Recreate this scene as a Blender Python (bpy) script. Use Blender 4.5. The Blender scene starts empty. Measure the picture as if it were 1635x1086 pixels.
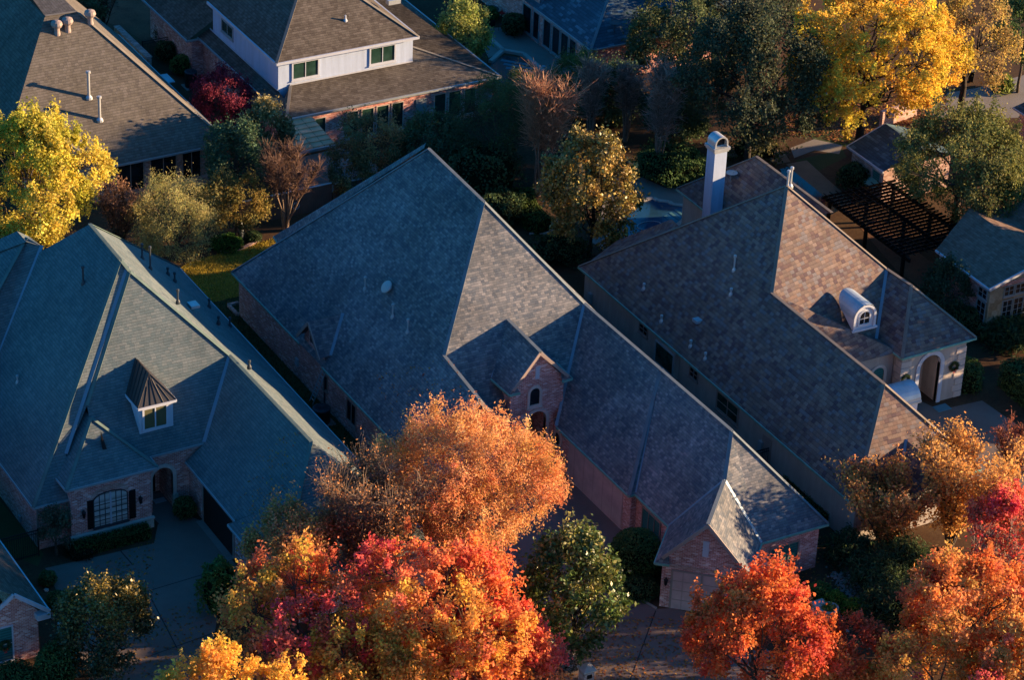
SUN_E = 16.0
SUN_C = (1.0, 0.67, 0.37)
SKY_T = (0.11, 0.82, 1.34)
SKY_H = (1.10, 1.08, 1.25)
SKY_S = 0.195
import bpy, bmesh, math, random
import numpy as np
from mathutils import Vector, Matrix
random.seed(7)
RNG = np.random.default_rng(7)
SC = bpy.context.scene
COL = SC.collection
V = Vector

# ------------------------------------------------------------------ camera
PW, PH, FOC = 1635.0, 1086.0, 4795.62
TH, RO, YA = math.radians(29.986), math.radians(2.634), math.radians(30.421)
def _rot(v):
    c, s = math.cos(YA), math.sin(YA)
    return V((c*v[0]+s*v[1], -s*v[0]+c*v[1], v[2]))
FWD = _rot(V((0, math.cos(TH), -math.sin(TH))))
_r = V((1, 0, 0)); _u = V((0, math.sin(TH), math.cos(TH)))
RGT = _rot(_r*math.cos(RO)+_u*math.sin(RO))
UPV = _rot(-_r*math.sin(RO)+_u*math.cos(RO))
CH = 97.0
_t = CH/-FWD.z
CAM = V((-FWD.x*_t, -FWD.y*_t, CH))
def ray(px, py):
    return FWD*FOC + RGT*(px-PW/2) - UPV*(py-PH/2)
def at(px, py, z=0.0):
    """surveyed point: where the sight line of a photo pixel meets the level z"""
    d = ray(px, py); return CAM + d*((z-CAM.z)/d.z)
def atx(px, py, x):
    d = ray(px, py); return CAM + d*((x-CAM.x)/d.x)
def aty(px, py, y):
    d = ray(px, py); return CAM + d*((y-CAM.y)/d.y)
def onpl(px, py, a, b, c):
    n = (b-a).cross(c-a); d = ray(px, py)
    return CAM + d*(n.dot(a-CAM)/n.dot(d))
def scale_at(p):
    return FOC/((p-CAM).dot(FWD))

cam = bpy.data.cameras.new('camera'); camo = bpy.data.objects.new('camera', cam)
cam.sensor_fit = 'HORIZONTAL'; cam.sensor_width = 36.0; cam.lens = FOC*36.0/PW
cam.clip_start = 1.0; cam.clip_end = 3000.0
camo.matrix_world = Matrix(((RGT.x, UPV.x, -FWD.x, CAM.x), (RGT.y, UPV.y, -FWD.y, CAM.y), (RGT.z, UPV.z, -FWD.z, CAM.z), (0, 0, 0, 1)))
COL.objects.link(camo); SC.camera = camo

# ------------------------------------------------------------------ light
SAZ, SEL = math.radians(-19.0), math.radians(11.4)
SDIR = V((math.cos(SAZ)*math.cos(SEL), math.sin(SAZ)*math.cos(SEL), math.sin(SEL)))
sun = bpy.data.lights.new('sun', 'SUN'); suno = bpy.data.objects.new('sun', sun)
sun.energy = SUN_E; sun.angle = math.radians(0.55); sun.color = SUN_C
suno.rotation_euler = SDIR.to_track_quat('Z', 'Y').to_euler()
COL.objects.link(suno)
W = bpy.data.worlds.new('World'); SC.world = W; W.use_nodes = True
nt = W.node_tree; nt.nodes.clear()
sky = nt.nodes.new('ShaderNodeTexSky'); sky.sky_type = 'NISHITA'; sky.sun_disc = False
sky.sun_elevation = SEL; sky.sun_rotation = math.radians(109.0)
sky.air_density = 1.0; sky.dust_density = 0.4; sky.ozone_density = 2.5
mx = nt.nodes.new('ShaderNodeMix'); mx.data_type = 'RGBA'; mx.blend_type = 'MULTIPLY'
mx.inputs['Factor'].default_value = 1.0
tc = nt.nodes.new('ShaderNodeTexCoord'); sx = nt.nodes.new('ShaderNodeSeparateXYZ'); mrg = nt.nodes.new('ShaderNodeMapRange')
nt.links.new(tc.outputs['Generated'], sx.inputs[0]); nt.links.new(sx.outputs['Z'], mrg.inputs[0]); mrg.inputs[1].default_value = 0.0; mrg.inputs[2].default_value = 0.42
hz = nt.nodes.new('ShaderNodeMix'); hz.data_type = 'RGBA'; hz.inputs['A'].default_value = SKY_H + (1,); hz.inputs['B'].default_value = SKY_T + (1,)
# the glow hugs the horizon on the sun's side only; the far side is clear blue
dx = nt.nodes.new('ShaderNodeVectorMath'); dx.operation = 'DOT_PRODUCT'; nt.links.new(tc.outputs['Generated'], dx.inputs[0]); dx.inputs[1].default_value = (0.40, -0.92, 0.0)
mrd = nt.nodes.new('ShaderNodeMapRange'); nt.links.new(dx.outputs['Value'], mrd.inputs[0]); mrd.inputs[1].default_value = -0.15; mrd.inputs[2].default_value = 0.75; mrd.inputs[3].default_value = 1.0; mrd.inputs[4].default_value = 0.0
mxx = nt.nodes.new('ShaderNodeMath'); mxx.operation = 'MAXIMUM'; nt.links.new(mrg.outputs[0], mxx.inputs[0]); nt.links.new(mrd.outputs[0], mxx.inputs[1])
nt.links.new(mxx.outputs[0], hz.inputs['Factor']); nt.links.new(hz.outputs['Result'], mx.inputs['B'])
bg = nt.nodes.new('ShaderNodeBackground'); bg.inputs['Strength'].default_value = SKY_S
wo = nt.nodes.new('ShaderNodeOutputWorld')
nt.links.new(sky.outputs[0], mx.inputs['A']); nt.links.new(mx.outputs['Result'], bg.inputs[0]); nt.links.new(bg.outputs[0], wo.inputs[0])
SC.view_settings.view_transform = 'Standard'; SC.view_settings.look = 'None'
SC.view_settings.exposure = 0; SC.view_settings.gamma = 1
SC.cycles.max_bounces = 6; SC.cycles.diffuse_bounces = 3; SC.cycles.transparent_max_bounces = 4

# ------------------------------------------------------------------ object helpers
def tag(o, label=None, cat=None, group=None, kind=None):
    if label: o['label'] = label
    if cat: o['category'] = cat
    if group: o['group'] = group
    if kind: o['kind'] = kind
    return o
def empty(name, loc, label, cat, group=None):
    o = bpy.data.objects.new(name, None); o.location = loc; o.empty_display_size = 0.2
    COL.objects.link(o); return tag(o, label, cat, group)
def worldloc(o):
    p = V((0, 0, 0))
    while o is not None:
        p = p + V(o.location); o = o.parent
    return p

class MB:
    """collects faces in world coordinates with metre UVs (u level, v up the slope)"""
    def __init__(s): s.f = []; s.m = []; s.cur = 0
    def poly(s, pts):
        pts = [V(p) for p in pts]
        s.f.append(pts); s.m.append(s.cur); return s
    def quad(s, a, b, c, d): return s.poly([a, b, c, d])
    def box(s, c, sx, sy, sz, ax=None):
        """box by centre; ax = unit local x direction in plan"""
        ax = V(ax) if ax is not None else V((1, 0, 0)); ax = ax.normalized()
        ay = V((-ax.y, ax.x, 0)); az = V((0, 0, 1)); c = V(c)
        P = [c+ax*(sx/2*i)+ay*(sy/2*j)+az*(sz/2*k) for k in (-1, 1) for j in (-1, 1) for i in (-1, 1)]
        for q in ((0, 2, 3, 1), (4, 5, 7, 6), (0, 1, 5, 4), (2, 6, 7, 3), (0, 4, 6, 2), (1, 3, 7, 5)):
            s.poly([P[i] for i in q])
        return s
    def bar(s, p, q, w, h, up=(0, 0, 1)):
        """square bar from p to q, w wide and h high (top face carries up)"""
        p = V(p); q = V(q); d = (q-p)
        if d.length < 1e-6: return s
        d.normalize(); up = V(up)
        sd = d.cross(up)
        if sd.length < 1e-4: sd = d.cross(V((1, 0, 0)))
        sd.normalize(); u2 = sd.cross(d)
        a = [p+sd*(w/2*i)+u2*(h/2*j) for i, j in ((-1, -1), (1, -1), (1, 1), (-1, 1))]
        b = [x+(q-p) for x in a]
        for i in range(4):
            j = (i+1) % 4; s.poly([a[i], a[j], b[j], b[i]])
        s.poly(a[::-1]); s.poly(b); return s
    def tube(s, p, q, r0, r1=None, n=10, caps=True):
        r1 = r0 if r1 is None else r1
        p = V(p); q = V(q); d = (q-p).normalized()
        a = d.cross(V((0, 0, 1)))
        if a.length < 1e-3: a = V((1, 0, 0))
        a.normalize(); b = d.cross(a)
        A = [p+(a*math.cos(t)+b*math.sin(t))*r0 for t in [2*math.pi*i/n for i in range(n)]]
        B = [q+(a*math.cos(t)+b*math.sin(t))*r1 for t in [2*math.pi*i/n for i in range(n)]]
        for i in range(n):
            j = (i+1) % n; s.poly([A[i], A[j], B[j], B[i]])
        if caps: s.poly(A[::-1]); s.poly(B)
        return s
    def lathe(s, c, prof, n=14):
        """prof: list of (r, z) about the vertical axis at c"""
        c = V(c); rings = [[c+V((r*math.cos(2*math.pi*i/n), r*math.sin(2*math.pi*i/n), z)) for i in range(n)] for r, z in prof]
        for A, B in zip(rings, rings[1:]):
            for i in range(n):
                j = (i+1) % n; s.poly([A[i], A[j], B[j], B[i]])
        s.poly(rings[0][::-1]); s.poly(rings[-1]); return s
    def build(s, name, mats, parent=None, smooth=False, loc=None):
        if not isinstance(mats, (list, tuple)): mats = [mats]
        off = worldloc(parent) if parent is not None else (V(loc) if loc is not None else V((0, 0, 0)))
        vs, fs, uv = [], [], []
        cache = {}
        for pts in s.f:
            n = V((0, 0, 0))
            for i in range(len(pts)):
                a = pts[i]; b = pts[(i+1) % len(pts)]
                n += V(((a.y-b.y)*(a.z+b.z), (a.z-b.z)*(a.x+b.x), (a.x-b.x)*(a.y+b.y)))
            if n.length > 1e-9: n.normalize()
            else: n = V((0, 0, 1))
            h = V((0, 0, 1)).cross(n)
            if h.length < 0.02: h = V((1, 0, 0))
            h.normalize(); w = n.cross(h)
            idx = []
            for p in pts:
                if smooth:
                    k = (round(p.x, 4), round(p.y, 4), round(p.z, 4))
                    if k not in cache: cache[k] = len(vs); vs.append(p-off)
                    idx.append(cache[k])
                else:
                    idx.append(len(vs)); vs.append(p-off)
                uv.append((p.dot(h), p.dot(w)))
            fs.append(idx)
        me = bpy.data.meshes.new(name); me.from_pydata([tuple(v) for v in vs], [], fs)
        for m in mats: me.materials.append(m)
        me.polygons.foreach_set('material_index', s.m)
        if smooth: me.polygons.foreach_set('use_smooth', [True]*len(fs))
        ul = me.uv_layers.new(name='UVMap')
        if not smooth or True:
            ul.data.foreach_set('uv', [c for p in uv for c in p])
        me.update()
        o = bpy.data.objects.new(name, me); COL.objects.link(o)
        if parent is not None: o.parent = parent
        elif loc is not None: o.location = loc
        return o

# ------------------------------------------------------------------ materials
def newmat(name):
    m = bpy.data.materials.new(name); m.use_nodes = True
    nt = m.node_tree; nt.nodes.clear()
    out = nt.nodes.new('ShaderNodeOutputMaterial'); bs = nt.nodes.new('ShaderNodeBsdfPrincipled')
    nt.links.new(bs.outputs[0], out.inputs[0])
    bs.inputs['Roughness'].default_value = 0.8
    bs.inputs['Specular IOR Level'].default_value = 0.25
    return m, nt, bs
class N:
    def __init__(s, nt): s.nt = nt
    def _in(s, sock, v):
        if hasattr(v, 'is_output'): s.nt.links.new(v, sock)
        elif v is not None: sock.default_value = v
    def math(s, op, a, b=None, c=None):
        n = s.nt.nodes.new('ShaderNodeMath'); n.operation = op
        s._in(n.inputs[0], a)
        if b is not None: s._in(n.inputs[1], b)
        if c is not None: s._in(n.inputs[2], c)
        return n.outputs[0]
    def mix(s, f, a, b, mode='MIX'):
        n = s.nt.nodes.new('ShaderNodeMix'); n.data_type = 'RGBA'; n.blend_type = mode
        s._in(n.inputs['Factor'], f); s._in(n.inputs['A'], a if hasattr(a, 'is_output') else tuple(a)+(1,))
        s._in(n.inputs['B'], b if hasattr(b, 'is_output') else tuple(b)+(1,))
        return n.outputs['Result']
    def noise(s, vec, scale, detail=3.0, rough=0.55):
        n = s.nt.nodes.new('ShaderNodeTexNoise'); s.nt.links.new(vec, n.inputs['Vector'])
        n.inputs['Scale'].default_value = scale; n.inputs['Detail'].default_value = detail; n.inputs['Roughness'].default_value = rough
        return n.outputs['Fac']
    def uv(s):
        n = s.nt.nodes.new('ShaderNodeUVMap'); n.uv_map = 'UVMap'; return n.outputs[0]
    def geo(s):
        n = s.nt.nodes.new('ShaderNodeNewGeometry'); return n.outputs['Position']
    def sep(s, v):
        n = s.nt.nodes.new('ShaderNodeSeparateXYZ'); s.nt.links.new(v, n.inputs[0]); return n.outputs
    def comb(s, x, y, z=0.0):
        n = s.nt.nodes.new('ShaderNodeCombineXYZ')
        for i, k in enumerate((x, y, z)): s._in(n.inputs[i], k)
        return n.outputs[0]
    def white(s, v):
        n = s.nt.nodes.new('ShaderNodeTexWhiteNoise'); n.noise_dimensions = '3D'; s.nt.links.new(v, n.inputs['Vector'])
        return n.outputs['Value'], n.outputs['Color']
    def ramp(s, f, stops, interp='LINEAR'):
        n = s.nt.nodes.new('ShaderNodeValToRGB'); cr = n.color_ramp; cr.interpolation = interp
        while len(cr.elements) > 1: cr.elements.remove(cr.elements[-1])
        cr.elements[0].position = stops[0][0]; cr.elements[0].color = tuple(stops[0][1])+(1,)
        for p, c in stops[1:]:
            e = cr.elements.new(p); e.color = tuple(c)+(1,)
        s.nt.links.new(f, n.inputs[0]); return n.outputs['Color']
    def mr(s, v, a, b, c, d):
        n = s.nt.nodes.new('ShaderNodeMapRange'); s.nt.links.new(v, n.inputs[0])
        for i, k in enumerate((a, b, c, d)): n.inputs[i+1].default_value = k
        return n.outputs[0]
    def bump(s, h, strength, dist=0.02):
        n = s.nt.nodes.new('ShaderNodeBump'); n.inputs['Strength'].default_value = strength; n.inputs['Distance'].default_value = dist
        s.nt.links.new(h, n.inputs['Height']); return n.outputs[0]
    def obrand(s):
        n = s.nt.nodes.new('ShaderNodeObjectInfo'); return n.outputs['Random']

def mat_shingle(name, stops, tw, th, line=0.55, streak=0.25, bump=0.5):
    """laid tabs: running bond with random offsets, per-tab colour, shadow line under every course"""
    m, nt, bs = newmat(name); n = N(nt)
    u, v, _ = n.sep(n.uv())
    row = n.math('FLOOR', n.math('DIVIDE', v, th))
    r1, _c = n.white(n.comb(row, 3.7, 1.1))
    uu = n.math('ADD', n.math('DIVIDE', u, tw), n.math('MULTIPLY', r1, 7.0))
    cell = n.math('FLOOR', uu)
    r2, _c = n.white(n.comb(row, cell, 5.0))
    base = n.ramp(r2, stops, 'CONSTANT' if len(stops) > 4 else 'LINEAR')
    fv = n.math('FRACT', n.math('DIVIDE', v, th)); fu = n.math('FRACT', uu)
    geo = n.geo()
    big = n.noise(geo, 0.35, 4.0, 0.6)
    fine = n.noise(geo, 14.0, 2.0)
    val = n.math('MULTIPLY', n.mr(big, 0.3, 0.7, 1-streak, 1+streak), n.mr(fine, 0.2, 0.8, 0.8, 1.2))
    ln = n.math('MINIMUM', n.mr(fv, 0.0, 0.28, line, 1.0), n.mr(fu, 0.0, 0.12, 0.5+line*0.45, 1.0))
    stv = nt.nodes.new('ShaderNodeMapping'); stv.inputs['Scale'].default_value = (1.3, 0.10, 1.0); nt.links.new(n.uv(), stv.inputs['Vector'])
    stn = n.noise(stv.outputs[0], 1.0, 4.0, 0.7); ln = n.math('MULTIPLY', ln, n.mr(stn, 0.25, 0.75, 0.84, 1.12))
    val = n.math('MULTIPLY', val, ln)
    c = n.mix(1.0, base, n.comb(val, val, val), 'MULTIPLY')
    nt.links.new(c, bs.inputs['Base Color'])
    hh = n.math('ADD', n.mr(fv, 0.0, 1.0, 1.0, 0.0), n.math('MULTIPLY', r2, 0.5))
    nt.links.new(n.bump(hh, bump, 0.02), bs.inputs['Normal'])
    bs.inputs['Roughness'].default_value = 0.85; bs.inputs['Specular IOR Level'].default_value = 0.15
    return m
def mat_brick(name, stops, mortar, bw=0.26, bh=0.095, mw=0.16):
    m, nt, bs = newmat(name); n = N(nt)
    u, v, _ = n.sep(n.uv())
    vv = n.math('DIVIDE', v, bh); row = n.math('FLOOR', vv)
    uu = n.math('ADD', n.math('DIVIDE', u, bw), n.math('MULTIPLY', row, 0.5)); cell = n.math('FLOOR', uu)
    r2, _c = n.white(n.comb(row, cell, 2.0))
    base = n.ramp(r2, stops)
    fv = n.math('FRACT', vv); fu = n.math('FRACT', uu)
    mk = n.math('MAXIMUM', n.math('LESS_THAN', fv, mw), n.math('LESS_THAN', fu, mw*bh/bw))
    geo = n.geo(); big = n.noise(geo, 0.9, 4.0, 0.65)
    c = n.mix(n.math('MULTIPLY', mk, 0.85), base, mortar)
    val = n.mr(big, 0.25, 0.75, 0.72, 1.25)
    c = n.mix(1.0, c, n.comb(val, val, val), 'MULTIPLY')
    nt.links.new(c, bs.inputs['Base Color'])
    nt.links.new(n.bump(n.math('SUBTRACT', 1.0, mk), 0.5, 0.01), bs.inputs['Normal'])
    return m
def mat_plain(name, col, rough=0.7, metal=0.0, var=0.12, scale=1.5, spec=0.3, fine=0.05, drip=0.0):
    m, nt, bs = newmat(name); n = N(nt); geo = n.geo()
    a = n.noise(geo, scale, 5.0, 0.6); b = n.noise(geo, 30.0, 2.0)
    val = n.math('MULTIPLY', n.mr(a, 0.25, 0.75, 1-var, 1+var), n.mr(b, 0.25, 0.75, 1-fine, 1+fine))
    if drip:
        mp = nt.nodes.new('ShaderNodeMapping'); mp.inputs['Scale'].default_value = (2.2, 2.2, 0.22); nt.links.new(geo, mp.inputs['Vector'])
        val = n.math('MULTIPLY', val, n.mr(n.noise(mp.outputs[0], 1.0, 5.0, 0.7), 0.3, 0.7, 1-drip, 1+drip*.4))
    nt.links.new(n.mix(1.0, tuple(col), n.comb(val, val, val), 'MULTIPLY'), bs.inputs['Base Color'])
    bs.inputs['Roughness'].default_value = rough; bs.inputs['Metallic'].default_value = metal; bs.inputs['Specular IOR Level'].default_value = spec
    return m
def mat_ground(name, stops, s1, s2, rough=0.95, bump=0.4, joint=None):
    m, nt, bs = newmat(name); n = N(nt); geo = n.geo()
    a = n.noise(geo, s1, 6.0, 0.65); b = n.noise(geo, s2, 3.0, 0.7)
    c = n.ramp(n.math('ADD', n.math('MULTIPLY', a, 0.6), n.math('MULTIPLY', b, 0.4)), stops)
    nt.links.new(c, bs.inputs['Base Color']); bs.inputs['Roughness'].default_value = rough
    bs.inputs['Specular IOR Level'].default_value = 0.1
    nt.links.new(n.bump(b, bump, 0.03), bs.inputs['Normal']); return m
def mat_glass(name, col=(0.01, 0.014, 0.018), rough=0.06):
    m, nt, bs = newmat(name); n = N(nt); geo = n.geo()
    a = n.noise(geo, 1.2, 2.0)
    v = n.mr(a, 0.3, 0.7, 0.6, 1.6)
    nt.links.new(n.mix(1.0, tuple(col), n.comb(v, v, v), 'MULTIPLY'), bs.inputs['Base Color'])
    bs.inputs['Roughness'].default_value = rough; bs.inputs['Specular IOR Level'].default_value = 0.5
    return m
def mat_blind(name, col, pitch):
    """window glass with slatted blinds close behind it"""
    m, nt, bs = newmat(name); n = N(nt); u, v, _ = n.sep(n.uv())
    f = n.math('FRACT', n.math('DIVIDE', v, pitch))
    k = n.mr(f, 0.0, 0.5, 0.45, 1.0)
    nt.links.new(n.mix(1.0, tuple(col), n.comb(k, k, k), 'MULTIPLY'), bs.inputs['Base Color'])
    bs.inputs['Roughness'].default_value = 0.12; bs.inputs['Specular IOR Level'].default_value = 0.5
    return m
def mat_stone(name, stops, sc=2.2):
    m, nt, bs = newmat(name); n = N(nt)
    vo = nt.nodes.new('ShaderNodeTexVoronoi'); vo.feature = 'F1'; vo.distance = 'CHEBYCHEV'; vo.inputs['Scale'].default_value = sc
    nt.links.new(n.uv(), vo.inputs['Vector'])
    r, _c = n.white(vo.outputs['Color'])
    v2 = nt.nodes.new('ShaderNodeTexVoronoi'); v2.feature = 'DISTANCE_TO_EDGE'; v2.inputs['Scale'].default_value = sc
    nt.links.new(n.uv(), v2.inputs['Vector'])
    base = n.ramp(r, stops); big = n.noise(n.geo(), 5.0, 3.0)
    v = n.mr(big, 0.25, 0.75, 0.8, 1.2)
    c = n.mix(1.0, base, n.comb(v, v, v), 'MULTIPLY')
    nt.links.new(c, bs.inputs['Base Color']); return m
def mat_seam(name, col, pitch, dark=0.35, rough=0.4, metal=0.0):
    m, nt, bs = newmat(name); n = N(nt); u, v, _ = n.sep(n.uv())
    f = n.math('FRACT', n.math('DIVIDE', u, pitch)); k = n.mr(f, 0.0, 0.1, dark, 1.0)
    big = n.noise(n.geo(), 1.2, 3.0); k = n.math('MULTIPLY', k, n.mr(big, 0.3, 0.7, 0.85, 1.15))
    nt.links.new(n.mix(1.0, tuple(col), n.comb(k, k, k), 'MULTIPLY'), bs.inputs['Base Color'])
    bs.inputs['Roughness'].default_value = rough; bs.inputs['Metallic'].default_value = metal
    return m
def mat_leaf(name, trans=0.3, gloss=0.0, rough=0.35):
    m, nt, bs = newmat(name); n = N(nt)
    at_ = nt.nodes.new('ShaderNodeAttribute'); at_.attribute_name = 'Col'
    bs.inputs['Roughness'].default_value = rough if gloss else 0.7
    bs.inputs['Specular IOR Level'].default_value = gloss if gloss else 0.15
    nt.links.new(at_.outputs['Color'], bs.inputs['Base Color'])
    tr = nt.nodes.new('ShaderNodeBsdfTranslucent'); nt.links.new(at_.outputs['Color'], tr.inputs['Color'])
    ms = nt.nodes.new('ShaderNodeMixShader'); ms.inputs[0].default_value = trans
    nt.links.new(bs.outputs[0], ms.inputs[1]); nt.links.new(tr.outputs[0], ms.inputs[2])
    out = [x for x in nt.nodes if x.type == 'OUTPUT_MATERIAL'][0]; nt.links.new(ms.outputs[0], out.inputs[0])
    return m
def mat_bark(name, c1, c2):
    m, nt, bs = newmat(name); n = N(nt); geo = n.geo()
    a = n.noise(geo, 6.0, 5.0, 0.7); nt.links.new(n.ramp(a, [(0.3, c1), (0.7, c2)]), bs.inputs['Base Color'])
    nt.links.new(n.bump(a, 0.6, 0.03), bs.inputs['Normal']); bs.inputs['Roughness'].default_value = 0.9
    return m

M = {}
M['slate'] = mat_shingle('blue_grey_shingle', [(0.0, (0.085, 0.100, 0.122)), (0.35, (0.126, 0.134, 0.147)), (0.7, (0.159, 0.160, 0.166)), (1.0, (0.219, 0.212, 0.214))], 0.24, 0.155, 0.60, 0.28)
M['teal'] = mat_shingle('green_grey_shingle', [(0.0, (0.094, 0.128, 0.138)), (0.5, (0.118, 0.148, 0.154)), (1.0, (0.146, 0.170, 0.173))], 0.30, 0.17, 0.50, 0.14)
M['brown'] = mat_shingle('mixed_brown_shingle', [(0.0, (0.145, 0.108, 0.095)), (0.18, (0.176, 0.120, 0.099)), (0.34, (0.156, 0.139, 0.144)), (0.46, (0.120, 0.081, 0.079)), (0.60, (0.192, 0.139, 0.115)), (0.74, (0.144, 0.112, 0.107)), (0.84, (0.097, 0.067, 0.074)), (0.93, (0.213, 0.159, 0.137))], 0.33, 0.24, 0.62, 0.12)
M['tan'] = mat_shingle('tan_shingle', [(0.0, (0.108, 0.095, 0.083)), (0.5, (0.135, 0.119, 0.098)), (1.0, (0.157, 0.138, 0.121))], 0.27, 0.20, 0.5, 0.14)
M['umber'] = mat_shingle('umber_shingle', [(0.0, (0.081, 0.066, 0.054)), (0.5, (0.113, 0.095, 0.076)), (1.0, (0.141, 0.119, 0.098))], 0.30, 0.20, 0.5, 0.2)
M['navy'] = mat_shingle('dark_blue_shingle', [(0.0, (0.041, 0.072, 0.098)), (0.75, (0.058, 0.100, 0.134)), (1.0, (0.115, 0.193, 0.242))], 0.5, 0.24, 0.6, 0.12)
M['grey_brown'] = mat_shingle('grey_brown_shingle', [(0.0, (.15, .10, .075)), (0.5, (.19, .128, .098)), (1.0, (.235, .16, .125))], 0.30, 0.20, 0.6, 0.12)
M['brick'] = mat_brick('red_brick', [(0.0, (0.378, 0.126, 0.107)), (0.5, (0.529, 0.215, 0.177)), (0.8, (0.605, 0.302, 0.255)), (1.0, (0.731, 0.529, 0.495))], (0.781, 0.694, 0.709))
M['brick_pale'] = mat_brick('pale_pink_brick', [(0.0, (0.310, 0.165, 0.132)), (0.5, (0.437, 0.264, 0.216)), (1.0, (0.575, 0.418, 0.372))], (0.552, 0.462, 0.444))
M['stucco'] = mat_plain('grey_stucco', (0.420, 0.370, 0.330), 0.9, 0, 0.10, 0.8, drip=.18)
M['stucco_white'] = mat_plain('white_stucco', (0.432, 0.524, 0.699), 0.85, 0, 0.05, 0.8, drip=.18)
M['limestone'] = mat_stone('pale_limestone', [(0.0, (.42, .38, .31)), (1.0, (.58, .53, .45))], 2.6)
M['fieldstone'] = mat_stone('tan_fieldstone', [(0.0, (.22, .165, .10)), (0.5, (.33, .26, .17)), (1.0, (.40, .34, .25))], 1.7)
M['trim'] = mat_plain('white_trim', (0.478, 0.515, 0.589), 0.6, 0, 0.06, drip=.10)
M['caststone'] = mat_plain('cast_stone', (0.575, 0.495, 0.440), 0.85, 0, 0.10, 3.0, drip=.14)
M['beige'] = mat_plain('beige_paint', (.44, .34, .29), 0.6, 0, 0.05)
M['taupe'] = mat_plain('taupe_paint', (.30, .235, .21), 0.6, 0, 0.05)
M['gutter'] = mat_plain('blue_grey_gutter', (.32, .36, .38), 0.45, 0.2, 0.10)
M['copper'] = mat_plain('verdigris_copper', (.17, .36, .30), 0.55, 0.1, 0.22, 2.5)
M['flash'] = mat_plain('valley_metal', (.19, .25, .30), 0.45, 0.25, 0.10)
M['galv'] = mat_plain('galvanised_metal', (.52, .55, .57), 0.42, 0.45, 0.12, drip=.14)
M['zinc'] = mat_plain('zinc_sheet', (.40, .47, .52), 0.4, 0.3, 0.08, drip=.14)
M['vent_dark'] = mat_plain('dark_vent_metal', (.045, .055, .065), 0.5, 0.1, 0.1)
M['black'] = mat_plain('black_iron', (.012, .012, .014), 0.5, 0.2, 0.1)
M['darkwood'] = mat_plain('dark_brown_wood', (0.003, 0.002, 0.002), 0.6, 0, 0.15, 4)
M['fence_wood'] = mat_seam('weathered_fence_boards', (0.128, 0.087, 0.067), 0.16, 0.4, 0.9)
M['bronze_seam'] = mat_plain('dark_bronze_metal', (.055, .05, .047), 0.38, 0.3, 0.1)
M['tan_seam'] = mat_seam('tan_standing_seam', (.70, .38, .22), 0.85, 0.25, 0.5)
M['garage_mauve'] = mat_seam('mauve_garage_panel', (0.536, 0.362, 0.347), 1.1, 0.72, 0.6)
M['garage_dark'] = mat_seam('dark_garage_panel', (.020, .015, .013), 0.9, 0.5, 0.6)
M['glass'] = mat_glass('dark_window_glass')
M['glass_teal'] = mat_blind('teal_blind_glass', (.035, .17, .165), 0.17)
M['glass_pale'] = mat_blind('pale_curtained_glass', (0.546, 0.582, 0.546), 0.5)
M['glass_green'] = mat_glass('green_tinted_glass', (.018, .045, .035), 0.08)
M['screen'] = mat_plain('insect_screen', (.10, .095, .045), 0.6, 0, 0.15)
M['ac'] = mat_seam('air_conditioner_louvres', (.045, .055, .062), 0.08, 0.4, 0.5)
M['dish'] = mat_plain('satellite_grey', (.33, .36, .37), 0.5, 0.1, 0.08)
M['red_fabric'] = mat_plain('red_fabric', (.62, .03, .025), 0.7)
M['cap_slate'] = mat_seam('slate_ridge_cap', (0.140, 0.167, 0.186), 0.22, 0.6, 0.85)
M['cap_teal'] = mat_seam('green_grey_ridge_cap', (0.106, 0.154, 0.142), 0.24, 0.55, 0.85)
M['cap_brown'] = mat_seam('brown_ridge_cap', (0.180, 0.150, 0.127), 0.24, 0.55, 0.85)
M['cap_tan'] = mat_seam('tan_ridge_cap', (0.187, 0.167, 0.141), 0.24, 0.55, 0.85)
# ground
M['soil'] = mat_ground('mulch_and_soil', [(0.3, (0.046, 0.025, 0.016)), (0.5, (0.085, 0.048, 0.027)), (0.7, (0.126, 0.081, 0.041))], 0.35, 5.0)
M['lawn'] = mat_ground('sun_tinted_lawn_soil', [(0.3, (0.123, 0.109, 0.022)), (0.55, (0.263, 0.194, 0.040)), (0.75, (0.350, 0.254, 0.066))], 0.5, 9.0)  # sunlight on the lawn is put into this brighter straw colour
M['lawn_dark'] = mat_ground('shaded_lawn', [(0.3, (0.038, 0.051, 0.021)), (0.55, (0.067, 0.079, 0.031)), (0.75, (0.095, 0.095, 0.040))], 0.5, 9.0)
M['aggregate'] = mat_ground('exposed_aggregate', [(0.3, (.135, .105, .088)), (0.5, (.185, .146, .124)), (0.7, (.235, .188, .16))], 0.28, 16.0, 0.9, 0.25)
M['aggregate2'] = mat_ground('pinkish_aggregate', [(0.3, (.15, .108, .095)), (0.5, (.195, .145, .128)), (0.7, (.24, .182, .16))], 0.28, 16.0, 0.9, 0.25)
M['patio'] = mat_ground('patio_concrete', [(0.3, (0.187, 0.163, 0.145)), (0.5, (0.242, 0.215, 0.190)), (0.7, (0.297, 0.263, 0.235))], 0.5, 12.0, 0.85, 0.2)
M['tanpath'] = mat_ground('tan_path', [(0.3, (.17, .12, .08)), (0.5, (.23, .165, .115)), (0.7, (.28, .21, .15))], 0.5, 10.0, 0.9, 0.2)
M['leaflitter'] = mat_ground('leaf_litter', [(0.3, (0.070, 0.034, 0.022)), (0.5, (0.140, 0.073, 0.045)), (0.7, (0.238, 0.112, 0.062))], 0.6, 7.0, 0.95, 0.6)
M['coping'] = mat_plain('stone_coping', (.42, .38, .34), 0.85, 0, 0.14, 3)
M['rock'] = mat_plain('river_rock', (.26, .24, .22), 0.9, 0, 0.3, 4)
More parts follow.
